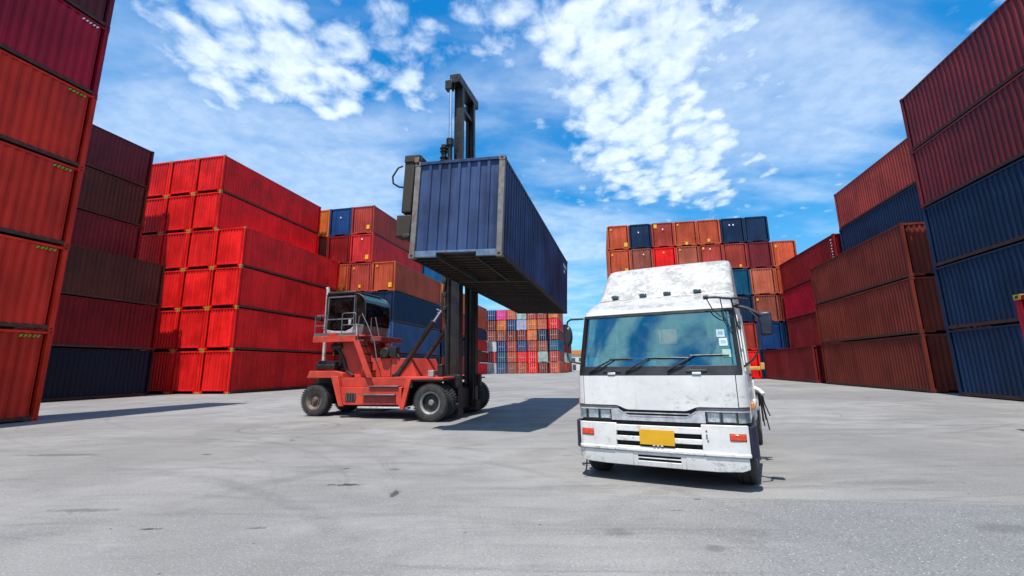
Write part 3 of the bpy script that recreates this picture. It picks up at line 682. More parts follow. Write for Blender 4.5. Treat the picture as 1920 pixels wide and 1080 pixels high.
# ------------------------------------------------------------------ container forklift
def forklift():
    FM = Matrix.Translation((-1.72, 15.85, 0)) @ Matrix.Rotation(R(-16), 4, 'Z')
    root = thing('container_forklift', (0, 0, 0), 0, 'worn red container handling forklift with tall black mast lifting a navy container', 'forklift')
    root.matrix_world = FM
    red, dk, ms = M['mach_red'], M['mach_dark'], M['mast']
    def B(name, mat, boxes, parent=root, bevel=.012, smooth=35):
        b = MB()
        for a, c in boxes: b.box(a, c)
        return b.build(name, mat, parent, smooth, bevel)
    def PR(name, mat, poly, ys, parent=root, bevel=.012):
        b = MB()
        for y0, y1 in ys: b.prism(poly, y0, y1)
        return b.build(name, mat, parent, 35, bevel)
    # main frame and tanks
    body = PR('chassis', red, [(-3.62, .95), (-1.08, .95), (-1.0, .42), (-3.42, .40)], [(-1.30, 1.30)])
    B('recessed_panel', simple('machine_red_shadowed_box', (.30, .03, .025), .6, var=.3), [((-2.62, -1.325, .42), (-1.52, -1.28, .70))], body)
    B('step', M['rail'], [((-2.66, -1.42, .70), (-1.5, -1.29, .74))], body)
    B('step', M['rail'], [((-2.46, -1.36, .955), (-1.42, -1.10, .99))], body)
    g = B('side_grille', dk, [((-3.30, -1.318, .50), (-2.93, -1.285, .77))], body)
    for i in range(4): B('grille_bar', M['rail'], [((-3.26 + i * .095, -1.326, .51), (-3.24 + i * .095, -1.312, .76))], g, 0)
    B('white_edge_strip', M['silver'], [((-2.80, -1.40, .31), (-1.02, -1.24, .36))], body)
    PR('upper_frame', red, [(-3.62, 1.24), (-3.62, .952), (-1.08, .952), (-.98, 1.24)], [(-1.18, 1.18)], body)
    B('under_tank', dk, [((-3.3, -.7, .16), (-2.3, .7, .41))])
    B('underbody', dk, [((-5.2, -.35, .35), (.2, .35, .9))])
    PR('hood', red, [(-2.62, 1.25), (-2.60, 1.86), (-1.22, 1.83), (-.98, 1.25)], [(-.95, .95)])
    0 and PR('hood_side_plate', red, [(-2.56, 1.84), (-2.15, 2.15), (-1.85, 1.85)], [(-.96, -.92), (.92, .96)], bevel=.005)
    B('seam_strip', dk, [((-1.93, -.962, 1.27), (-1.90, -.948, 1.80))], bevel=0)
    # rear counterweight and engine parts
    PR('counterweight', red, [(-4.98, 1.24), (-4.88, 1.47), (-3.95, 1.47), (-3.6, 1.40), (-3.55, 1.24)], [(-1.12, 1.12)])
    PR('counterweight_block', dk, [(-5.05, .55), (-5.1, 1.236), (-3.6, 1.236), (-3.7, .55)], [(-.5, .5)])
    PR('rear_fender_post', red, [(-3.86, 1.30), (-3.60, 1.30), (-3.36, .36), (-3.52, .36)], [(-1.36, -1.22), (1.22, 1.36)])
    b = MB(); b.lathe([(0, -.95), (.16, -.95), (.17, -.9), (.17, .1), (.16, .15), (0, .15)], (-4.62, 0, 1.64), 'y', 20)
    b.lathe([(0, -.0), (.14, 0), (.15, .05), (.15, .75), (0, .8)], (-4.72, -.9, 1.62), 'x', 18)
    b.box((-4.9, -.8, 1.47), (-3.75, .8, 1.55)); b.tube([(-4.0, -.85, 1.6), (-3.7, -.8, 1.9), (-3.62, -.7, 2.25)], .07, 10); b.build('engine_equipment', M['mach_dark'], root)
    B('air_filter', simple('filter_grey', (.20, .20, .19), .5, .3), [((-4.35, -1.02, 1.50), (-3.98, -.7, 1.74))], bevel=.04)
    b = MB(); b.tube([(-4.98, -.3, 1.60), (-4.98, -.3, 4.36), (-5.02, -.3, 4.44)], .062, 16); b.tube([(-4.98, -.3, 2.95), (-4.98, -.3, 3.05)], .09, 16); b.build('exhaust_pipe', M['exhaust'], root)
    # cab pedestal
    PR('cab_pedestal', red, [(-4.05, 2.42), (-3.05, 2.42), (-2.75, 1.9), (-2.62, 1.25), (-3.55, 1.25)], [(-.90, -.45), (.45, .90)])
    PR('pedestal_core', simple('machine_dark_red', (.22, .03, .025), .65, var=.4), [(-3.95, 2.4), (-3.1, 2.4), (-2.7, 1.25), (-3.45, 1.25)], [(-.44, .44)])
    b = MB(); b.tube([(-3.95, -.93, 2.2), (-3.7, -.95, 1.85), (-3.55, -.9, 1.45), (-3.3, -.95, 1.3)], .05, 8); b.tube([(-4.2, -.9, 2.25), (-3.8, -.9, 2.28)], .1, 10); b.build('hydraulic_hose', M['hose'], root)
    # platform
    pf = B('platform', red, [((-4.70, -1.30, 2.40), (-3.06, -1.26, 2.60)), ((-4.70, -1.26, 2.55), (-4.66, 1.2, 2.70)), ((-4.70, -1.26, 2.56), (-2.75, .9, 2.60)), ((-4.10, -1.302, 2.60), (-3.78, -1.258, 2.70))], bevel=.008)
    B('kick_plate', M['rail'], [((-4.68, -1.29, 2.60), (-4.12, -1.27, 2.70)), ((-3.76, -1.29, 2.60), (-3.1, -1.27, 2.69))], pf, 0)
    b = MB()
    for x in (-4.66, -4.25, -3.62, -3.1): b.tube([(x, -1.27, 2.6), (x, -1.27, 3.32 if x > -4.3 else 3.28)], .016, 6)
    b.tube([(-4.66, 1.1, 3.28), (-4.66, -1.22, 3.28), (-4.62, -1.27, 3.3), (-4.25, -1.27, 3.3)], .017, 6); b.tube([(-4.66, -1.27, 2.95), (-4.25, -1.27, 2.95)], .014, 6)
    b.tube([(-3.62, -1.27, 3.26), (-3.58, -1.27, 3.34), (-3.14, -1.27, 3.34), (-3.1, -1.27, 3.28)], .018, 6); b.tube([(-3.62, -1.27, 2.95), (-3.1, -1.27, 2.95)], .014, 6)
    b.tube([(-4.66, 1.1, 2.95), (-4.66, -1.27, 2.95)], .014, 6); b.tube([(-4.66, 1.1, 2.6), (-4.66, 1.1, 3.28)], .016, 6)
    b.build('guard_rail', M['rail'], pf)
    b = MB(); b.tube([(-3.0, -1.28, 2.4), (-2.95, -1.3, 3.2), (-2.85, -1.3, 3.3), (-2.62, -1.3, 2.9), (-2.35, -1.3, 2.35), (-2.22, -1.3, 1.75)], .017, 6)
    b.tube([(-2.8, -.82, 2.55), (-2.78, -.85, 3.2), (-2.62, -.86, 3.2), (-2.4, -.88, 2.4)], .017, 6); b.build('hand_rail', M['rail'], pf)
    b = MB(); b.box((-4.6, -1.33, 3.10), (-4.42, -1.24, 3.26)); b.build('work_lamp', dk, pf, bevel=.02)
    # front platform and box beside hood
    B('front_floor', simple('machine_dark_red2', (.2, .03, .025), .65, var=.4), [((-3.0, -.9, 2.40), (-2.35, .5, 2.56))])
    b = MB(); b.lathe([(0, -.16), (.15, -.16), (.17, -.1), (.17, .12), (0, .16)], (-2.1, -.95, 2.02), 'y', 18); b.box((-1.98, -1.05, 1.9), (-1.7, -.8, 2.2)); b.tube([(-2.3, -.95, 1.86), (-2.1, -.95, 2.0), (-1.8, -.95, 2.05), (-1.62, -.95, 1.85)], .05, 8); b.build('hydraulic_valve_block', dk, root, bevel=.01)
    # ladder
    for y in (-1.30, -.80):
        pass
    b = MB()
    for y in (-1.32, -.86): b.prism([(-3.12, 2.42), (-2.93, 2.42), (-2.36, 1.24), (-2.56, 1.24)], y, y + .045)
    lad = b.build('ladder', red, root, bevel=.006)
    for i in range(4):
        t = (i + .6) / 4.4; x = -3.02 + t * .56; z = 2.42 - t * 1.18
        B('rung', dk, [((x - .05, -1.275, z - .015), (x + .10, -.86, z + .015))], lad, 0)
    # cab
    cab = thing('cab', (0, 0, 0), 0, '', ''); 
    for k in ('label', 'category'): 
        if k in cab: del cab[k]
    cab.parent = root
    y0, y1 = -.88, .72
    def side(y, t):     # side frames as outlines
        return
    PR('lower_panel', M['cabwhite'], [(-4.55, 2.60), (-4.55, 2.86), (-4.2, 2.80), (-3.75, 2.78), (-3.55, 2.86), (-3.35, 3.04), (-3.25, 2.60)], [(y0, y0 + .04)], cab, .01)
    PR('nose_panel', simple('cab_nose_grey', (.13, .13, .13), .5, var=.5), [(-3.35, 3.03), (-3.04, 2.96), (-3.10, 2.60), (-3.26, 2.60)], [(y0 + .001, y1 - .001)], cab, .02)
    B('roof', dk, [((-4.56, y0 - .02, 4.06), (-3.40, y1 + .02, 4.16))], cab, .04)
    B('rear_wall', dk, [((-4.58, y0, 2.6), (-4.53, y1, 4.08))], cab)
    PR('door_frame', M['rail'], [(-4.50, 3.99), (-3.42, 3.99), (-3.42, 3.94), (-4.45, 3.94)], [(y0 - .012, y0 + .03)], cab, .005)
    B('door_frame', M['rail'], [((-4.50, y0 - .014, 3.20), (-4.455, y0 + .03, 3.97)), ((-3.46, y0 - .014, 2.64), (-3.425, y0 + .03, 3.97)), ((-4.50, y0 - .013, 3.17), (-3.44, y0 + .03, 3.215)), ((-4.52, y0 - .013, 2.62), (-4.48, y0 + .03, 3.2))], cab, .01)
    B('door_handle', M['silver'], [((-3.62, y0 - .05, 2.98), (-3.52, y0 - .01, 3.16))], cab, .015)
    for y in (y0, y1 - .03): B('pillar', dk, [((-3.42, y, 2.8), (-3.36, y + .03, 4.08))], cab)
    # side glazing with the big rounded front
    arc = [(-3.45, 4.06)] + [(-3.43 + .42 * math.sin(t), 3.64 + .42 * math.cos(t)) for t in (0.25, .5, .8, 1.1, 1.4)] + [(-3.0, 3.3), (-3.04, 2.96)]
    PR('side_window', M['darkglass'], [(-4.5, 2.86), (-4.5, 4.05)] + arc + [(-3.35, 3.03), (-3.55, 2.86)], [(y0 + .01, y0 + .02)], cab, 0)
    PR('side_window', M['darkglass'], [(-4.5, 2.86), (-4.5, 4.05)] + arc + [(-3.35, 3.03), (-3.55, 2.86)], [(y1 - .02, y1 - .01)], cab, 0)
    b = MB(); loops = [[(x, y0 + .025, z), (x, y1 - .025, z)] for x, z in arc]; b.loft(loops, cap=False, closed=False); b.build('front_window', M['darkglass'], cab)
    for yy in (y0 + .005, y1 - .005):
        b = MB(); b.tube([(x, yy, z) for x, z in arc], .022, 6); b.build('window_frame', dk, cab)
    B('seat', M['seat'], [((-4.1, -.25, 2.95), (-3.6, .3, 3.1)), ((-4.2, -.25, 3.05), (-4.05, .3, 3.75))], cab, .04)
    b = MB(); b.tube([(-3.35, 0, 3.0), (-3.45, 0, 3.35)], .03, 8); b.tube([(-3.45 + .1 * math.cos(t) * .5, .19 * math.sin(t), 3.35 + .19 * math.cos(t) * .9) for t in [2 * math.pi * k / 16 for k in range(17)]], .015, 6); b.build('steering_wheel', M['black'], cab)
    B('console', M['dash'], [((-3.6, -.6, 2.6), (-3.25, .55, 3.0))], cab, .04)
    # front deck, fenders
    fd = PR('front_deck', red, [(-1.25, 1.19), (-1.25, 1.27), (.34, 1.25), (.34, 1.18)], [(-1.95, -1.0)])
    PR('front_deck', red, [(-1.25, 1.19), (-1.25, 1.27), (-.1, 1.25), (-.1, 1.18)], [(-.98, 1.9)])
    for y in (-1.97, 1.88):
        PR('fender_plate', red, [(-.82, 1.20), (-.66, 1.20), (-.88, .34), (-1.02, .34)], [(y, y + .09)], fd, .005)
    for ya, yb in ((-1.93, -1.0), (1.0, 1.93)): B('fender_liner', dk, [((-.70, ya, .95), (-.64, yb, 1.18)), ((-.7, ya, 1.14), (.3, yb, 1.185))], fd, 0)
    for yy in ((-1.9, -1.3), (1.3, 1.9)): PR('fender_liner', dk, [(-.75, 1.19), (-.70, 1.19), (-.93, .40), (-.98, .40)], [yy], fd, 0)
    B('fender_liner', red, [((-1.06, -1.93, .42), (-.98, -1.28, .96))], fd, 0)
    B('deck_box', simple('grey_box', (.3, .32, .32), .5), [((-.3, -1.6, 1.26), (-.12, -1.4, 1.45))], fd, .01)
    B('deck_box', dk, [((-.05, -1.5, 1.26), (.12, -1.3, 1.62))], fd, .02)
    # wheels
    def wheel(x, y, r, wd, side, rim, dish, par=root):
        b = MB(); h = wd / 2
        prof = [(r * .56, -h * .86), (r * .62, -h * .98), (r * .80, -h), (r * .93, -h * .92), (r * .985, -h * .70), (r, -h * .45), (r, h * .45), (r * .985, h * .7), (r * .93, h * .92), (r * .8, h), (r * .62, h * .98), (r * .56, h * .86)]
        b.lathe(prof, (0, 0, 0), 'y', 48, cap=False)
        for k in range(40):              # tread lugs on both shoulders
            a = 2 * math.pi * k / 40
            for s_ in (-1, 1):
                mt = Matrix.Rotation(a + (.07 if s_ > 0 else 0), 4, 'Y')
                b.box((-.022, s_ * h * .12, r * .985), (.022, s_ * h * .93, r * 1.018), 0, mt)
        o = b.build('wheel', M['tyre'], par, 40); o.location = (x, y, r * 1.01)
        q = side; rb = MB()
        rb.lathe([(0, q * h * dish), (r * .20, q * h * dish), (r * .22, q * h * (dish - .04)), (r * .44, q * h * (dish + .02)), (r * .50, q * h * .80), (r * .57, q * h * .92), (r * .60, q * h * .985), (r * .60, q * h * .90), (r * .55, q * h * .4), (0, q * h * .0)], (0, 0, 0), 'y', 40)
        rm = rb.build('rim', rim, o, 40)
        if rim is M['rim_grey']:
            db = MB(); db.lathe([(r * .19, q * h * (dish + .06)), (r * .40, q * h * (dish + .06)), (r * .47, q * h * .72), (r * .475, q * h * .70), (r * .41, q * h * (dish + .03)), (r * .19, q * h * (dish + .03))], (0, 0, 0), 'y', 40); db.build('rim_dish', M['mach_dark'], o, 40)
        hb = MB(); hb.lathe([(0, q * h * (dish + .35)), (r * .13, q * h * (dish + .33)), (r * .18, q * h * (dish + .1)), (r * .18, q * h * dish * .9), (0, q * h * dish * .5)], (0, 0, 0), 'y', 20)
        hb.build('hub', M['rim_grey'] if rim is M['rim_grey'] else rim, o, 40)
        for k in range(10):
            a = 2 * math.pi * k / 10; bb = MB(); bb.lathe([(0, q * h * (dish + .12)), (.022, q * h * (dish + .12)), (.022, q * h * (dish - .05)), (0, q * h * (dish - .06))], (r * .32 * math.cos(a), 0, r * .32 * math.sin(a)), 'y', 8)
            bb.build('wheel_nut', M['mach_dark'], o, 30)
        return o
    wheel(-4.69, -.86, .52, .36, -1, M['rim_brown'], .55); wheel(-4.69, .86, .52, .36, 1, M['rim_brown'], .55)
    for y in (-1.78, -1.36): wheel(-.05, y, .53, .34, -1, M['rim_grey'], .25 if y < -1.5 else .2)
    for y in (1.78, 1.36): wheel(-.05, y, .53, .34, 1, M['rim_grey'], .25)
    b = MB(); b.tube([(-4.69, -.7, .52), (-4.69, .7, .52)], .12, 12); b.build('rear_axle', dk, root)
    b = MB(); b.tube([(-.05, -1.6, .53), (-.05, 1.6, .53)], .17, 12); b.box((-.35, -.5, .25), (.25, .5, .85)); b.build('front_axle', dk, root)
    # mast
    mt = thing('mast', (0, 0, 0), 0, '', '')
    for k in ('label', 'category'):
        if k in mt: del mt[k]
    mt.parent = root
    for s_ in (-1, 1):
        ya, yb = s_ * .62, s_ * .90
        b = MB(); b.box((.02, ya, .16), (.09, yb, 7.9)); b.box((.33, ya, .16), (.40, yb, 7.9)); b.box((.09, yb - s_ * .05, .16), (.33, yb, 7.9)); b.build('outer_channel', ms, mt, bevel=.006)
        b = MB(); b.box((.06, s_ * .48, .3), (.13, s_ * .66, 11.4)); b.box((.30, s_ * .48, .3), (.37, s_ * .66, 11.4)); b.box((.13, s_ * .61, .3), (.30, s_ * .66, 11.4)); b.build('inner_channel', ms, mt, bevel=.006)
        b = MB(); b.tube([(.02, s_ * .92, .4), (.02, s_ * .92, 9.15)], .085, 14); b.tube([(.02, s_ * .92, 9.0), (.02, s_ * .92, 9.25)], .13, 16); b.build('lift_cylinder', ms, mt)
        b = MB(); b.tube([(.02, s_ * .92, 9.2), (.02, s_ * .92, 11.45)], .052, 16); b.build('chrome_piston', M['chrome'], mt)
        b = MB(); b.box((-.05, s_ * .8, .9), (.5, s_ * 1.0, 1.3)); b.build('mast_bracket', dk, mt, bevel=.01); b = MB(); b.box((0, s_ * .6, .12), (.45, s_ * 1.02, .45)); b.build('mast_foot', dk, mt, bevel=.01)
        for z in (2.9, 3.5):
            pass
    B('crosshead', ms, [((.0, -.98, 11.38), (.38, .98, 11.72)), ((-.16, -1.02, 11.15), (.10, -.78, 11.50)), ((-.16, .78, 11.15), (.10, 1.02, 11.50))], mt, .02)
    B('cross_beam', ms, [((.02, -.9, .5), (.16, .9, .8)), ((.02, -.62, 2.4), (.08, .62, 2.5)), ((.02, -.62, 7.7), (.12, .62, 8.0)), ((.1, -.5, 10.55), (.32, .5, 10.7))], mt, .01)
    b = MB()
    for y in (-.30, -.18, .18, .30): b.tube([(.2, y, 1.0), (.2, y, 10.6)], .03, 6)
    b.build('lift_chain', simple('oily_chain', (.03, .022, .018), .6, .4, scale=60, var=.6), mt)
    b = MB()
    for z in (8.55, 8.9, 8.2): b.lathe([(0, -.05), (.16, -.06), (.10, -.015), (.10, .015), (.16, .06), (0, .05)], (-.22, -.86, z), 'z', 18)
    b.box((-.3, -.95, 8.0), (-.15, -.8, 9.1)); b.build('hose_sheave', dk, mt, bevel=.01)
    b = MB()
    b.tube([(-.02, -1.02, 3.1), (-.1, -1.08, 3.6), (-.04, -1.02, 4.1), (-.1, -1.05, 4.7), (-.03, -1.0, 5.4), (-.05, -1.0, 8.4)], .045, 8)
    b.tube([(.0, -1.02, 2.9), (-.12, -1.1, 3.5), (-.02, -1.05, 4.3), (-.08, -1.0, 5.6), (-.08, -1.0, 8.4)], .035, 8); b.tube([(0, -.95, .9), (.02, -1.0, 2), (-.02, -1.02, 3.0)], .03, 8)
    for z in (3.3, 3.75, 4.2, 4.5): b.box((-.14, -1.1, z), (.02, -.92, z + .12))
    b.build('hydraulic_hose', M['hose'], mt, bevel=.01)
    # tilt cylinders
    for y in (-1.0, .30):
        p0, p1 = Vector((-1.70, y * .93, 1.28)), Vector((-.06, y, 3.45)); d = p1 - p0
        b = MB(); b.tube([p0, p0 + d * .04, p0 + d * .05, p0 + d * .74, p0 + d * .75, p0 + d * .78], [.10, .10, .085, .085, .10, .10], 16)
        b.box((p0.x - .14, p0.y - .08, p0.z - .12), (p0.x + .1, p0.y + .08, p0.z + .06)); o = b.build('tilt_cylinder', dk, root)
        b = MB(); b.tube([p0 + d * .78, p1], .045, 12); b.build('rod', M['chrome'] if y < 0 else dk, o)
    # spreader: built from the lifted container's frame
    T = FM.inverted() @ LM
    sp = thing('spreader', (0, 0, 0), 0, '', '')
    for k in ('label', 'category'):
        if k in sp: del sp[k]
    sp.parent = root
    H = LH; Wd = LWd; L = LL
    def S(name, mat, f, bevel=.012):
        b = MB(); f(b); o = b.build(name, mat, sp, 35, bevel); o.matrix_local = T; return o
    S('main_beam', M['brownsteel'], lambda b: b.box((.1, Wd + .03, 1.75), (L - .1, Wd + .24, 2.25)))
    S('carriage', dk, lambda b: (b.box((4.2, Wd + .03, .6), (6.4, Wd + .2, 2.5))))
    for xa in (0, L - .42):
        def arm(b, xa=xa):
            b.box((xa + .02, Wd + .03, 1.15), (xa + .38, Wd + .30, H + .12)); b.box((xa + .04, Wd + .03, .55), (xa + .40, Wd + .42, 1.10)); b.box((xa + .0, Wd + .02, .50), (xa + .42, Wd + .22, .62))
        S('side_arm', M['brownsteel'], arm, .03)
        S('top_hook', M['brownsteel'], lambda b, xa=xa: (b.box((xa - .01, Wd - .12, H + .012), (xa + .38, Wd + .30, H + .20)), b.box((xa + .03, Wd - .16, H + .01), (xa + .15, Wd - .10, H + .14))), .02)
        S('twistlock', M['casting'], lambda b, xa=xa: b.box((xa - .03, Wd - .10, H - .02), (xa + .10, Wd + .02, H + .11)), .012)
    S('cable', M['hose'], lambda b: (b.tube([(.05, Wd + .36, H - .05), (.0, Wd + .46, H - .12), (-.02, Wd + .58, H - .35), (.0, Wd + .56, H - .52), (.1, Wd + .45, H - .58), (.2, Wd + .36, H - .56)], .024, 8)), 0)
    return root
forklift()

# ------------------------------------------------------------------ white truck
def truck():
    root = thing('tractor_truck', (1.92, 6.44, 0), R(-28.71), 'weathered white cab-over truck with roof fairing and blank yellow number plate', 'truck')
    wt, wr, wb, bk = M['white'], M['white_roof'], M['white_bump'], M['black']
    RC, FL = .14, .96
    def ws(z): return 1.0 if z < 1.37 else 1 - .045 * (z - 1.37) / .9
    def fs(z):
        if z < .42: return .02 * ((.42 - z) / .2) ** 1.6
        return 0 if z < 1.37 else (z - 1.37) * .25
    def S(s, z, off=0.0):
        a = abs(s); sg = 1 if s >= 0 else -1
        if a <= FL: x, y, nx, ny = a, .035 * (a / FL) ** 2, .06 * a, -1
        elif a <= FL + RC * math.pi / 2:
            t = (a - FL) / RC; x, y, nx, ny = FL + RC * math.sin(t), .035 + RC * (1 - math.cos(t)), math.sin(t), -math.cos(t)
        else: x, y, nx, ny = FL + RC, .035 + RC + a - FL - RC * math.pi / 2, 1, 0
        l = math.hypot(nx, ny); x = x * ws(z) + off * nx / l; y = y + fs(z) + off * ny / l
        return (sg * x, y, z)
    def srange(a, b):
        ks = [-1.18, -1.125, -1.07, -1.015, -.96, -.7, -.45, -.2, 0, .2, .45, .7, .96, 1.015, 1.07, 1.125, 1.18]
        return [a] + [k for k in ks if a + .01 < k < b - .01] + [b]
    def patch(b, s0, s1, z0, z1, off, depth=.03, mi=0, nz=None, extra=()):
        f0 = z0 if callable(z0) else (lambda s: z0); f1 = z1 if callable(z1) else (lambda s: z1)
        ss = sorted(set(srange(s0, s1) + [e for e in extra if s0 < e < s1]))
        nz = nz or max(1, int((f1(ss[0]) - f0(ss[0])) / .16))
        ts = [k / nz for k in range(nz + 1)]
        F = [[S(s, f0(s) + (f1(s) - f0(s)) * t, off) for s in ss] for t in ts]; K = [[S(s, f0(s) + (f1(s) - f0(s)) * t, off - depth) for s in ss] for t in ts]
        n = len(ss); m = len(ts); vs = [p for r_ in F for p in r_] + [p for r_ in K for p in r_]; o = n * m; fc_ = []
        for j in range(m - 1):
            for i in range(n - 1):
                q = j * n + i; fc_.append((q, q + 1, q + n + 1, q + n)); fc_.append((o + q, o + q + n, o + q + n + 1, o + q + 1))
        for i in range(n - 1):
            fc_.append((i, o + i, o + i + 1, i + 1)); q = (m - 1) * n + i; fc_.append((q, q + 1, o + q + 1, o + q))
        for j in range(m - 1):
            q = j * n; fc_.append((q, q + n, o + q + n, o + q)); q = j * n + n - 1; fc_.append((q, o + q, o + q + n, q + n))
        b.add(vs, fc_, mi); return b
    def PT(name, mat, plist, parent=root, bevel=0, smooth=35):
        b = MB()
        for p in plist: patch(b, *p[:6], **(p[6] if len(p) > 6 else {}))
        return b.build(name, mat, parent, smooth, bevel)
    def zh(s):                                           # lower edge of the bonnet panel, dips in the middle
        a = abs(s)
        if a < .36: return .932
        if a > .54: return .985
        t = (a - .36) / .18; t = t * t * (3 - 2 * t); return .932 + .053 * t
    ex = [-.54, -.51, -.48, -.45, -.42, -.39, -.36, .36, .39, .42, .45, .48, .51, .54]
    back = 2.0; sb = FL + RC * math.pi / 2 + back - .035 - RC
    # cab shell: sides, roof, rear
    cab = MB()
    for sg in (-1, 1):
        def sd(a0, a1, z0, z1): patch(cab, *( (a0, a1) if sg > 0 else (-a1, -a0)), z0, z1, 0, .03)
        sd(1.20, sb, .80, 1.50); sd(1.20, sb, 2.14, 2.30); sd(1.20, 1.30, 1.50, 2.14); sd(2.05, sb, 1.50, 2.14)
        sd(1.085, 1.20, 1.37, 2.30)
    patch(cab, -1.20, 1.20, 2.235, 2.30, 0, .03)
    # rear wall with a window
    wx0, wx1, wz0, wz1 = -.31, .03, 1.87, 2.12
    for a, c in (((-1.0, .8), (wx0, 2.28)), ((wx1, .8), (1.0, 2.28)), ((wx0, .8), (wx1, wz0)), ((wx0, wz1), (wx1, 2.28))):
        cab.box((a[0], back - .03, a[1]), (c[0], back, c[1]))
    cabo = cab.build('cab_body', wt, root)
    inn = MB(); 
    for a, c in (((-1.0, .8), (wx0, 2.28)), ((wx1, .8), (1.0, 2.28)), ((wx0, .8), (wx1, wz0)), ((wx0, wz1), (wx1, 2.28))):
        inn.box((a[0], back - .06, a[1]), (c[0], back - .035, c[1]))
    inn.box((-1.0, .3, 2.24), (1.0, back - .04, 2.27)); inn.box((-1.02, .3, .95), (1.02, back - .04, 1.0)); inn.build('cab_lining', M['inter'], root)
    # bonnet panel, corner panels
    hp = PT('bonnet_panel', wt, [(-.985, .985, zh, 1.375, .012, .03, dict(extra=ex, nz=4))], smooth=50)
    for q in hp.data.vertices: pass
    for sg in (-1, 1):
        a, c = sorted((sg * .995, sg * 1.21)); PT('corner_panel', wt, [(a, c, .99, 1.375, .010, .03)])
    for sg in (-1, 1):
        a, c = sorted((sg * .985, sg * .995)); PT('panel_seam', M['dark'], [(a, c, .99, 1.375, .0, .01)])
    # light band and grille
    PT('grille_trim', M['silver'], [(-.60, .60, .79, lambda s: .852 + (.088 * min(1, max(0, (abs(s) - .38) / .14))) , .012, .03, dict(extra=ex)), (-1.22, -.60, .925, .942, .008, .03), (.60, 1.22, .925, .942, .008, .03)])
    PT('grille_trim', simple('dark_grey_trim', (.09, .09, .10), .4), [(-1.22, -.50, .942, lambda s: zh(s) - .004, .006, .03, dict(extra=ex)), (.50, 1.22, .942, lambda s: zh(s) - .004, .006, .03, dict(extra=ex))])
    gr = PT('grille', M['dark'], [(-.50, .50, .845, .965, -.01, .02)])
    PT('grille_bar', M['silver'], [(-.42, .42, .888, .899, .012, .02)], gr)
    PT('grille_bar', M['silver'], [(-.50, .50, lambda s: .850 + .088 * min(1, max(0, (abs(s) - .38) / .14)), lambda s: .862 + .088 * min(1, max(0, (abs(s) - .38) / .14)), .018, .02, dict(extra=ex))], gr)
    for sg in (-1, 1):
        a, c = sorted((sg * .61, sg * .965))
        h_ = PT('headlight', M['silver'], [(a, c, .795, .925, -.045, .01)])
        for e0, e1 in ((.625, .765), (.80, .95)):
            a2, c2 = sorted((sg * e0, sg * e1)); PT('reflector', M['reflector'], [(a2, c2, .805, .915, -.02, .01)], h_, .02)
        PT('lens', M['lampclear'], [(a, c, .795, .925, .006, .006)], h_); 
        for e in (.61, .785, .965):
            a2, c2 = sorted((sg * (e - .006), sg * (e + .006))); PT('lens_frame', bk, [(a2, c2, .79, .93, .010, .03)], h_)
        a, c = sorted((sg * .975, sg * 1.21)); cl = PT('corner_lamp', M['silver'], [(a, c, .80, .925, -.02, .01)]); PT('lens', M['lampclear'], [(a, c, .80, .925, .006, .006)], cl)
    PT('bumper_gap', M['dark'], [(-1.2, 1.2, .70, .80, -.03, .02)])
    # bumper with two slotted openings each side of the plate
    sl = .54
    bp = PT('bumper', wb, [(-1.06, -sl, .41, .752, .035, .05), (sl, 1.06, .41, .775, .035, .05), (-sl, sl, .41, .472, .035, .05), (-sl, sl, .532, .594, .035, .05), (-sl, sl, .655, lambda s: .735 + .0 * s, .035, .05)], bevel=.006)
    PT('bumper_crease', wb, [(-1.06, -.56, .405, .452, .050, .03), (-.56, .56, .405, .452, .046, .03), (.56, 1.06, .405, .452, .050, .03)], bp, .012)
    PT('bumper_backing', M['dark'], [(-.6, .6, .45, .68, -.03, .02)], bp)
    for s_ in range(5):
        pass
    b = MB(); 
    for z in (.50, .625): b.tube([(-.5, .05, z), (.5, .05, z - .01)], .012, 6)
    b.build('radiator_pipe', simple('dusty_grey', (.12, .11, .10), .7), bp)
    for sg in (-1, 1):
        a, c = sorted((sg * 1.065, sg * 1.26)); PT('bumper_end_cap', M['navyplast'], [(a, c, lambda s: .40, lambda s: .76 + .03 * (abs(s) - 1.06), .06, .06)], bp, .01)
    lip = PT('lower_bumper', wb, [(-1.10, -.33, lambda s: .225 + .07 * max(0, (-s - .92) / .18) ** 1.5, .40, .030, .05, dict(nz=4)), (.33, 1.04, lambda s: .225 + .05 * max(0, (s - .88) / .16) ** 1.5, .40, .030, .05, dict(nz=4)), (-.33, .33, .225, .292, .022, .05), (-.33, .33, .322, .338, .022, .05), (-.33, .33, .366, .402, .022, .05), (-.33, -.27, .225, .40, .028, .05), (.27, .33, .225, .40, .028, .05)], bevel=.006)
    PT('lip_seam', M['dark'], [(-1.10, 1.04, .398, .412, .012, .02)], lip)
    PT('lower_grille', M['dark'], [(-.32, .32, .24, .39, -.02, .02)], lip)
    for sg in (-1, 1):
        a, c = sorted((sg * .862, sg * 1.025)); z0 = .583 if sg < 0 else .60
        i_ = PT('turn_signal', M['dark'], [(a - .006, c + .006, z0 - .008, z0 + .082, .037, .02)], bevel=.006); PT('lens', M['indic'], [(a, c, z0, z0 + .074, .046, .02)], i_, .008)
    pl = PT('number_plate', M['plate'], [(-.225, .215, .500, .690, .050, .006)], bevel=.003)
    for i in range(3): decal(pl, 'white_fitting', M['whitep'], -.06 + i * .05, -.03 + i * .05, -.055, -.045, .488, .497)
    b = MB()                                               # bolts and a chipped patch on the bumper
    for x, z in ((.60, .70), (.60, .65), (.60, .62), (.61, .585)): b.lathe([(0, -.028), (.010, -.027), (.012, -.02), (0, -.02)], (x, 0, z), 'y', 8)
    b.build('bolt', M['casting'], bp)
    # windscreen and cowl
    cw = PT('cowl', bk, [(-1.09, 1.09, 1.378, 1.50, .006, .03)], bevel=.004)
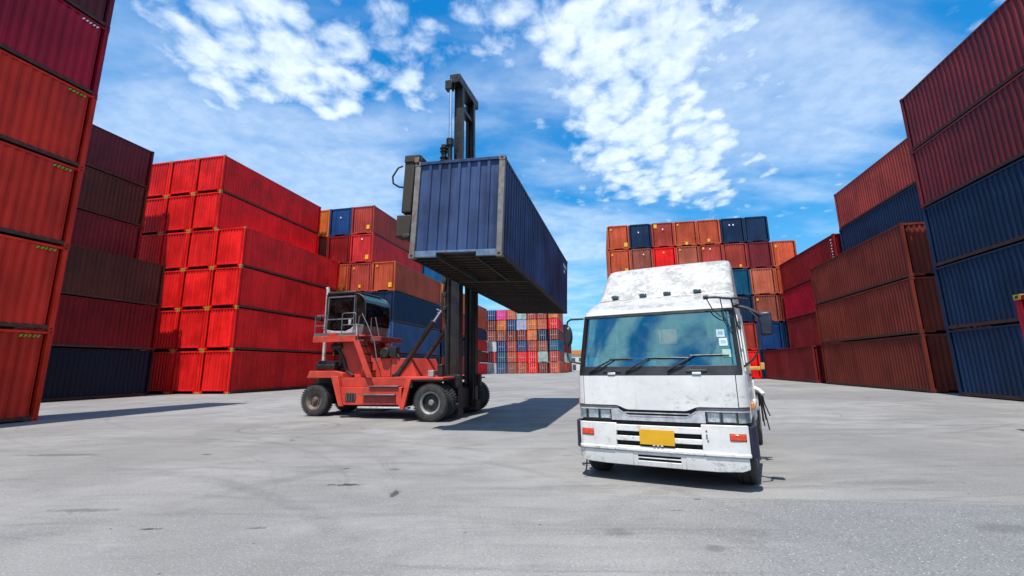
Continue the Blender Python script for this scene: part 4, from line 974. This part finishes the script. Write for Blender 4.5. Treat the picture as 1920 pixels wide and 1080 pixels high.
    for s0 in (-.57, .545):
        PT('washer_nozzle', M['silver'], [(s0 - .055, s0 + .055, 1.385, 1.418, .028, .02)], cw, .006); PT('washer_housing', bk, [(s0 - .13, s0 + .13, 1.42, 1.45, .022, .02)], cw, .006)
    PT('windscreen', M['wsglass'], [(-1.05, 1.05, 1.49, 2.225, -.006, .005, dict(nz=6))])
    PT('windscreen_seal', bk, [(-1.09, -1.035, 1.43, 2.235, .008, .02, dict(nz=6)), (1.035, 1.09, 1.43, 2.235, .008, .02, dict(nz=6)), (-1.09, 1.09, 2.205, 2.245, .010, .02)])
    # inside
    b = MB(); b.box((-1.0, .10, 1.0), (1.0, .50, 1.44)); b.box((-.9, .18, 1.40), (-.25, .50, 1.56)); b.box((.2, .25, 1.40), (.9, .48, 1.47)); dsh = b.build('dashboard', M['dash'], root, bevel=.05)
    b = MB(); b.tube([(-.55 + .21 * math.cos(t), .55 + .10 * math.sin(t), 1.60 + .17 * math.sin(t)) for t in [2 * math.pi * k / 24 for k in range(25)]], .014, 8); b.tube([(-.55, .45, 1.5), (-.55, .56, 1.6)], .03, 8); b.tube([(-.76, .55, 1.6), (-.34, .55, 1.6)], .012, 6); b.build('steering_wheel', bk, root)
    for x in (-.55, .55):
        b = MB(); b.box((x - .25, .85, 1.0), (x + .25, 1.3, 1.22)); b.box((x - .25, 1.2, 1.2), (x + .25, 1.36, 1.78)); b.box((x - .13, 1.22, 1.78), (x + .13, 1.34, 1.96)); b.build('seat', M['seat'], root, bevel=.06)
    b = MB(); b.box((-.98, .32, 2.06), (.98, .36, 2.22)); b.build('sun_visor', simple('blue_tint_band', (.02, .12, .17), .5), root, bevel=.01)
    def card(name, mat, s0, s1, z0, z1, y, tilt=0):
        b = MB(); b.box((s0, y, z0), (s1, y + .004, z1)); return b.build(name, mat, root, 0)
    card('paper_sheet', M['paper'], -.99, -.78, 1.51, 1.63, .13); card('paper_sheet', M['paper'], -.24, .02, 1.505, 1.57, .16); card('paper_cup', M['paper'], -.11, -.01, 1.60, 1.69, .22); card('paper_sheet', M['paper'], -.40, -.05, 1.59, 1.62, .28)
    card('plastic_clip', M['blueclip'], -.27, -.20, 1.55, 1.59, .155)
    b = MB(); b.tube([(-.52, .45, 1.83), (-.46, .45, 1.815), (-.40, .46, 1.80)], [.018, .035, .012], 10); b.tube([(-.75, .46, 1.80), (-.52, .45, 1.83)], .005, 5); b.build('hanging_ornament', M['skin'], root)
    for i, (z0, m_) in enumerate(((1.86, M['oldpaper']), (1.745, M['oldpaper']), (1.60, simple('pale_green_sticker', (.36, .55, .48), .5)))):
        s0 = .835 + i * .022
        st = PT('inspection_sticker', m_, [(s0, s0 + .10, z0, z0 + .10, .0015, .004)])
        if i < 2: PT('blue_print', simple('pale_blue_print', (.20, .33, .5), .5), [(s0 + .02, s0 + .08, z0 + .03, z0 + .07, .003, .001)], st)
    PT('windscreen_sticker', simple('faded_sticker', (.45, .65, .65), .6), [(-.965, -.86, 1.90, 2.06, -.012, .003), (-.94, -.90, 1.78, 1.90, -.012, .003)])
    # wipers
    for pts, bl in (((( -.90, 1.425), (-.56, 1.60)), (-.28, 1.605)), (((-.37, 1.43), (-.05, 1.61)), (.50, 1.60)), (((.19, 1.44), (.53, 1.63)), (.955, 1.632))):
        b = MB(); b.tube([S(*pts[0], .03), S((pts[0][0] + pts[1][0]) / 2, (pts[0][1] + pts[1][1]) / 2, .045), S(*pts[1], .035)], [.018, .013, .009], 8)
        w_ = b.build('wiper', bk, root); b = MB(); x0, z0 = pts[1]; x1, z1 = bl
        n = 6; b.tube([S(x0 - .05 + (x1 - x0 + .05) * k / n, z0 + (z1 - z0) * k / n, .014) for k in range(n + 1)], .010, 6); b.build('wiper_blade', bk, w_)
    # side doors
    for sg in (-1, 1):
        def D_(name, mat, plist, par=root, bev=0):
            b = MB()
            for a0, a1, z0, z1, off, dp in plist:
                a, c = (a0, a1) if sg > 0 else (-a1, -a0); patch(b, a, c, z0, z1, off, dp)
            return b.build(name, mat, par, 35, bev)
        d_ = D_('door', wt, [(1.23, 2.16, .84, 1.52, .012, .02), (1.23, 1.31, 1.52, 2.16, .012, .02), (2.04, 2.16, 1.52, 2.16, .012, .02), (1.31, 2.04, 2.12, 2.16, .012, .02)])
        D_('window', M['darkglass'], [(1.30, 2.05, 1.50, 2.14, -.004, .005)], d_); D_('window_seal', bk, [(1.30, 2.05, 1.505, 1.53, .018, .02), (1.30, 1.325, 1.53, 2.12, .018, .02)], d_)
        D_('door_handle', bk, [(1.95, 2.10, 1.34, 1.38, .035, .03)], d_)
        D_('vent_slot', bk, [(1.12, 1.135, 1.60, 2.1, .004, .01)], root)
        D_('side_marker', M['amber'], [(1.24, 1.34, .955, 1.035, .055, .04)], root, .01)
        b = MB(); b.prism([(0, 0), (0, 0), (0, 0)], 0, 0) if False else None
        # wheel arch and steps
        D_('step', bk, [(1.95, 2.4, .46, .50, .02, .25)], root, .01)
        D_('mudguard', wb, [(1.26, 2.75, .93, .99, .05, .12), (2.3, 2.75, .72, .93, .03, .05)], root, .02)
    # roof fairing
    prof = [(2.285, .235, 1.045), (2.36, .36, 1.04), (2.46, .66, 1.035), (2.53, .88, 1.035), (2.555, .93, 1.03), (2.66, 1.02, 1.02), (2.84, 1.20, 1.01), (3.02, 1.36, 1.0), (3.13, 1.50, .985), (3.17, 1.62, .965)]
    loops = []
    for z, f_, hw in prof:
        l = []; r_ = .13
        n = 6
        pts = [(-hw, 2.05)] + [(-hw + r_ * (1 - math.cos(t)), f_ + r_ * (1 - math.sin(t)) + .05) for t in [k * math.pi / 2 / n for k in range(n + 1)]]
        xs = [-.6, -.3, 0, .3, .6]
        pts += [(x * hw, f_ + .05 * (x ** 2)) for x in xs]
        pts += [(-x, y) for x, y in pts[n + 1::-1]][0:0] + [(hw - r_ * (1 - math.cos(t)), f_ + r_ * (1 - math.sin(t)) + .05) for t in [k * math.pi / 2 / n for k in range(n, -1, -1)]] + [(hw, 2.05)]
        loops.append([(x, y, z) for x, y in pts])
    b = MB(); b.loft(loops, cap=True, closed=True); fr = b.build('roof_fairing', wr, root, 30)
    b = MB(); b.tube([(x, .905 + .05 * (x / 1.03) ** 2, 2.545) for x in (-.98, -.6, -.3, 0, .3, .6, .98)], .008, 6); b.build('fairing_ridge', wr, fr)
    for x in (-.72, -.27, .10, .54):
        b = MB(); b.box((x - .055, .91, 2.575), (x + .055, 1.02, 2.625)); l_ = b.build('marker_lamp', M['lampglass'], root, bevel=.012)
    # mirrors
    b = MB(); b.tube([(.73, .13, 2.385), (.85, .14, 2.38), (1.02, .2, 2.355), (1.10, .24, 2.36), (1.22, .28, 2.34)], .016, 8)
    b.tube([(1.03, .22, 2.36), (1.07, .2, 2.0), (1.1, .2, 1.95)], .012, 8)
    b.tube([(1.10, .28, 2.25), (1.18, .28, 2.24), (1.30, .26, 2.10), (1.32, .25, 1.95), (1.30, .24, 1.70), (1.20, .2, 1.56), (1.08, .2, 1.47)], .014, 8)
    b.tube([(1.04, .3, 2.28), (1.2, .28, 2.22), (1.36, .3, 2.12)], .028, 8)
    b.tube([(.73, .13, 2.385), (.80, .13, 2.22), (.89, .16, 2.12), (1.0, .16, 2.12)], .008, 6); b.tube([(.90, .15, 2.38), (.93, .16, 2.1), (1.02, .18, 1.9)], .008, 6)
    b.tube([(.70, .13, 2.385), (.76, .13, 2.385)], .028, 10); marm = b.build('mirror_arm', bk, root)
    b = MB(); b.box((1.31, .28, 1.86), (1.47, .36, 2.17)); mr = b.build('mirror', M['navyplast'], root, bevel=.03); b = MB(); b.box((1.325, .355, 1.88), (1.455, .364, 2.15)); b.build('mirror_face', M['mirrorglass'], mr)
    b = MB(); b.tube([(-1.02, .22, 2.21), (-1.22, .2, 2.21), (-1.27, .2, 2.18), (-1.29, .2, 2.1), (-1.29, .2, 1.66), (-1.26, .2, 1.58), (-1.1, .2, 1.55)], .015, 8); b.build('mirror_arm', bk, root)
    b = MB(); b.lathe([(0, -.03), (.05, -.028), (.075, 0), (.05, .02), (0, .03)], (0, 0, 0), 'y', 20); ml = b.build('mirror', bk, root); ml.location = (-1.28, .22, 1.96); ml.scale = (1, 1.2, 2.2)
    # chassis, fifth wheel, tanks
    b = MB(); 
    for x in (-.42, .35): b.box((x, .8, .55), (x + .07, 5.6, .80))
    b.box((-.4, 1.2, .6), (.4, 1.35, .75)); b.box((-.4, 5.4, .5), (.4, 5.6, .8)); b.build('chassis_rail', M['mach_dark'], root)
    b = MB(); b.lathe([(0, .82), (.42, .82), (.45, .86), (.42, .92), (0, .94)], (0, 4.1, 0), 'z', 24); b.box((-.4, 4.2, .8), (.4, 4.6, .9)); b.build('fifth_wheel', M['mach_dark'], root)
    b = MB(); b.box((-.6, .4, .35), (.6, 1.9, .95)); b.build('engine', M['dark'], root)
    b = MB(); b.box((.62, 2.2, .40), (1.05, 3.3, .85)); b.build('fuel_tank', M['rail'], root, bevel=.06)
    b = MB(); b.box((-1.0, 2.2, .40), (-.6, 3.0, .85)); b.build('battery_box', M['mach_dark'], root, bevel=.02)
    b = MB(); b.box((.75, 2.06, .85), (1.12, 2.16, 1.25)); b.tube([(1.0, 2.1, 1.2), (1.18, 2.1, 1.1), (1.24, 2.05, 1.04)], .035, 8); b.build('cab_bracket', wt, root, bevel=.02)
    hs_ = MB()
    for i, (dx, dy, ln) in enumerate(((0, 0, .45), (.03, .04, .36), (.06, .1, .52), (-.02, .16, .40), (.09, .06, .30))):
        x, y = 1.17 + dx * .5, 2.15 + dy; hs_.tube([(x - .1, y, 1.04), (x, y, 1.05), (x + .02, y, 1.0 - ln * .4), (x + .03 + dx * .5, y + .03, 1.0 - ln)], .011, 6)
    hs_.build('air_hose', M['hose'], root)
    b = MB(); b.box((1.04, 2.1, 1.41), (1.24, 2.17, 1.47)); b.box((1.24, 2.1, 1.42), (1.30, 2.16, 1.53)); b.tube([(.95, 2.12, 1.44), (1.1, 2.12, 1.44)], .05, 10); b.build('cab_latch', M['ybracket'], root, bevel=.01)
    # wheels
    def wheel(x, y, r, wd, sg, dish):
        b = MB(); h = wd / 2
        b.lathe([(r * .55, -h * .86), (r * .62, -h), (r * .82, -h), (r * .95, -h * .85), (r, -h * .6), (r, -h * .36), (r * .975, -h * .34), (r * .975, -h * .28), (r, -h * .26), (r, h * .26), (r * .975, h * .28), (r * .975, h * .34), (r, h * .36), (r, h * .6), (r * .95, h * .85), (r * .82, h), (r * .62, h), (r * .55, h * .86)], (0, 0, 0), 'x', 44, cap=False)
        o = b.build('wheel', M['tyre'], root, 35); o.location = (x, y, r)
        rb = MB(); rb.lathe([(0, sg * h * (dish + .25)), (r * .2, sg * h * (dish + .2)), (r * .24, sg * h * dish), (r * .45, sg * h * dish), (r * .56, sg * h * .95), (r * .60, sg * h * .98), (r * .56, sg * h * .3), (0, 0)], (0, 0, 0), 'x', 32); rm = rb.build('rim', M['rim_grey'], o, 40)
        for k in range(8):
            a = 2 * math.pi * k / 8; bb = MB(); bb.lathe([(0, sg * h * (dish + .2)), (.018, sg * h * (dish + .18)), (.018, sg * h * (dish - .02)), (0, sg * h * (dish - .03))], (0, r * .35 * math.cos(a), r * .35 * math.sin(a)), 'x', 8); bb.build('wheel_nut', M['casting'], o, 30)
    for sg in (-1, 1):
        wheel(sg * .97, .66, .46, .27, sg, .5); wheel(sg * .96, 4.25, .47, .25, sg, .1); wheel(sg * .68, 4.25, .47, .25, sg, .1)
    b = MB(); b.tube([(-.9, .66, .46), (.9, .66, .46)], .07, 10); b.tube([(-.9, 4.25, .47), (.9, 4.25, .47)], .12, 12); b.build('axle', M['mach_dark'], root)
    for sg in (-1, 1):
        b = MB(); b.loft([[(sg * .58, 4.25 + .56 * math.cos(t), .47 + .56 * math.sin(t)), (sg * 1.1, 4.25 + .56 * math.cos(t), .47 + .56 * math.sin(t))] for t in [R(20 + 14 * k) for k in range(11)]], cap=False, closed=False)
        o = b.build('rear_mudguard', bk, root); m_ = o.modifiers.new('thickness', 'SOLIDIFY'); m_.thickness = .02
    b = MB(); b.tube([(-1.02, .1, .235), (-1.03, .1, .12), (-1.06, .08, .03)], .010, 6); b.build('loose_cable', M['hose'], root)
    return root
truck()
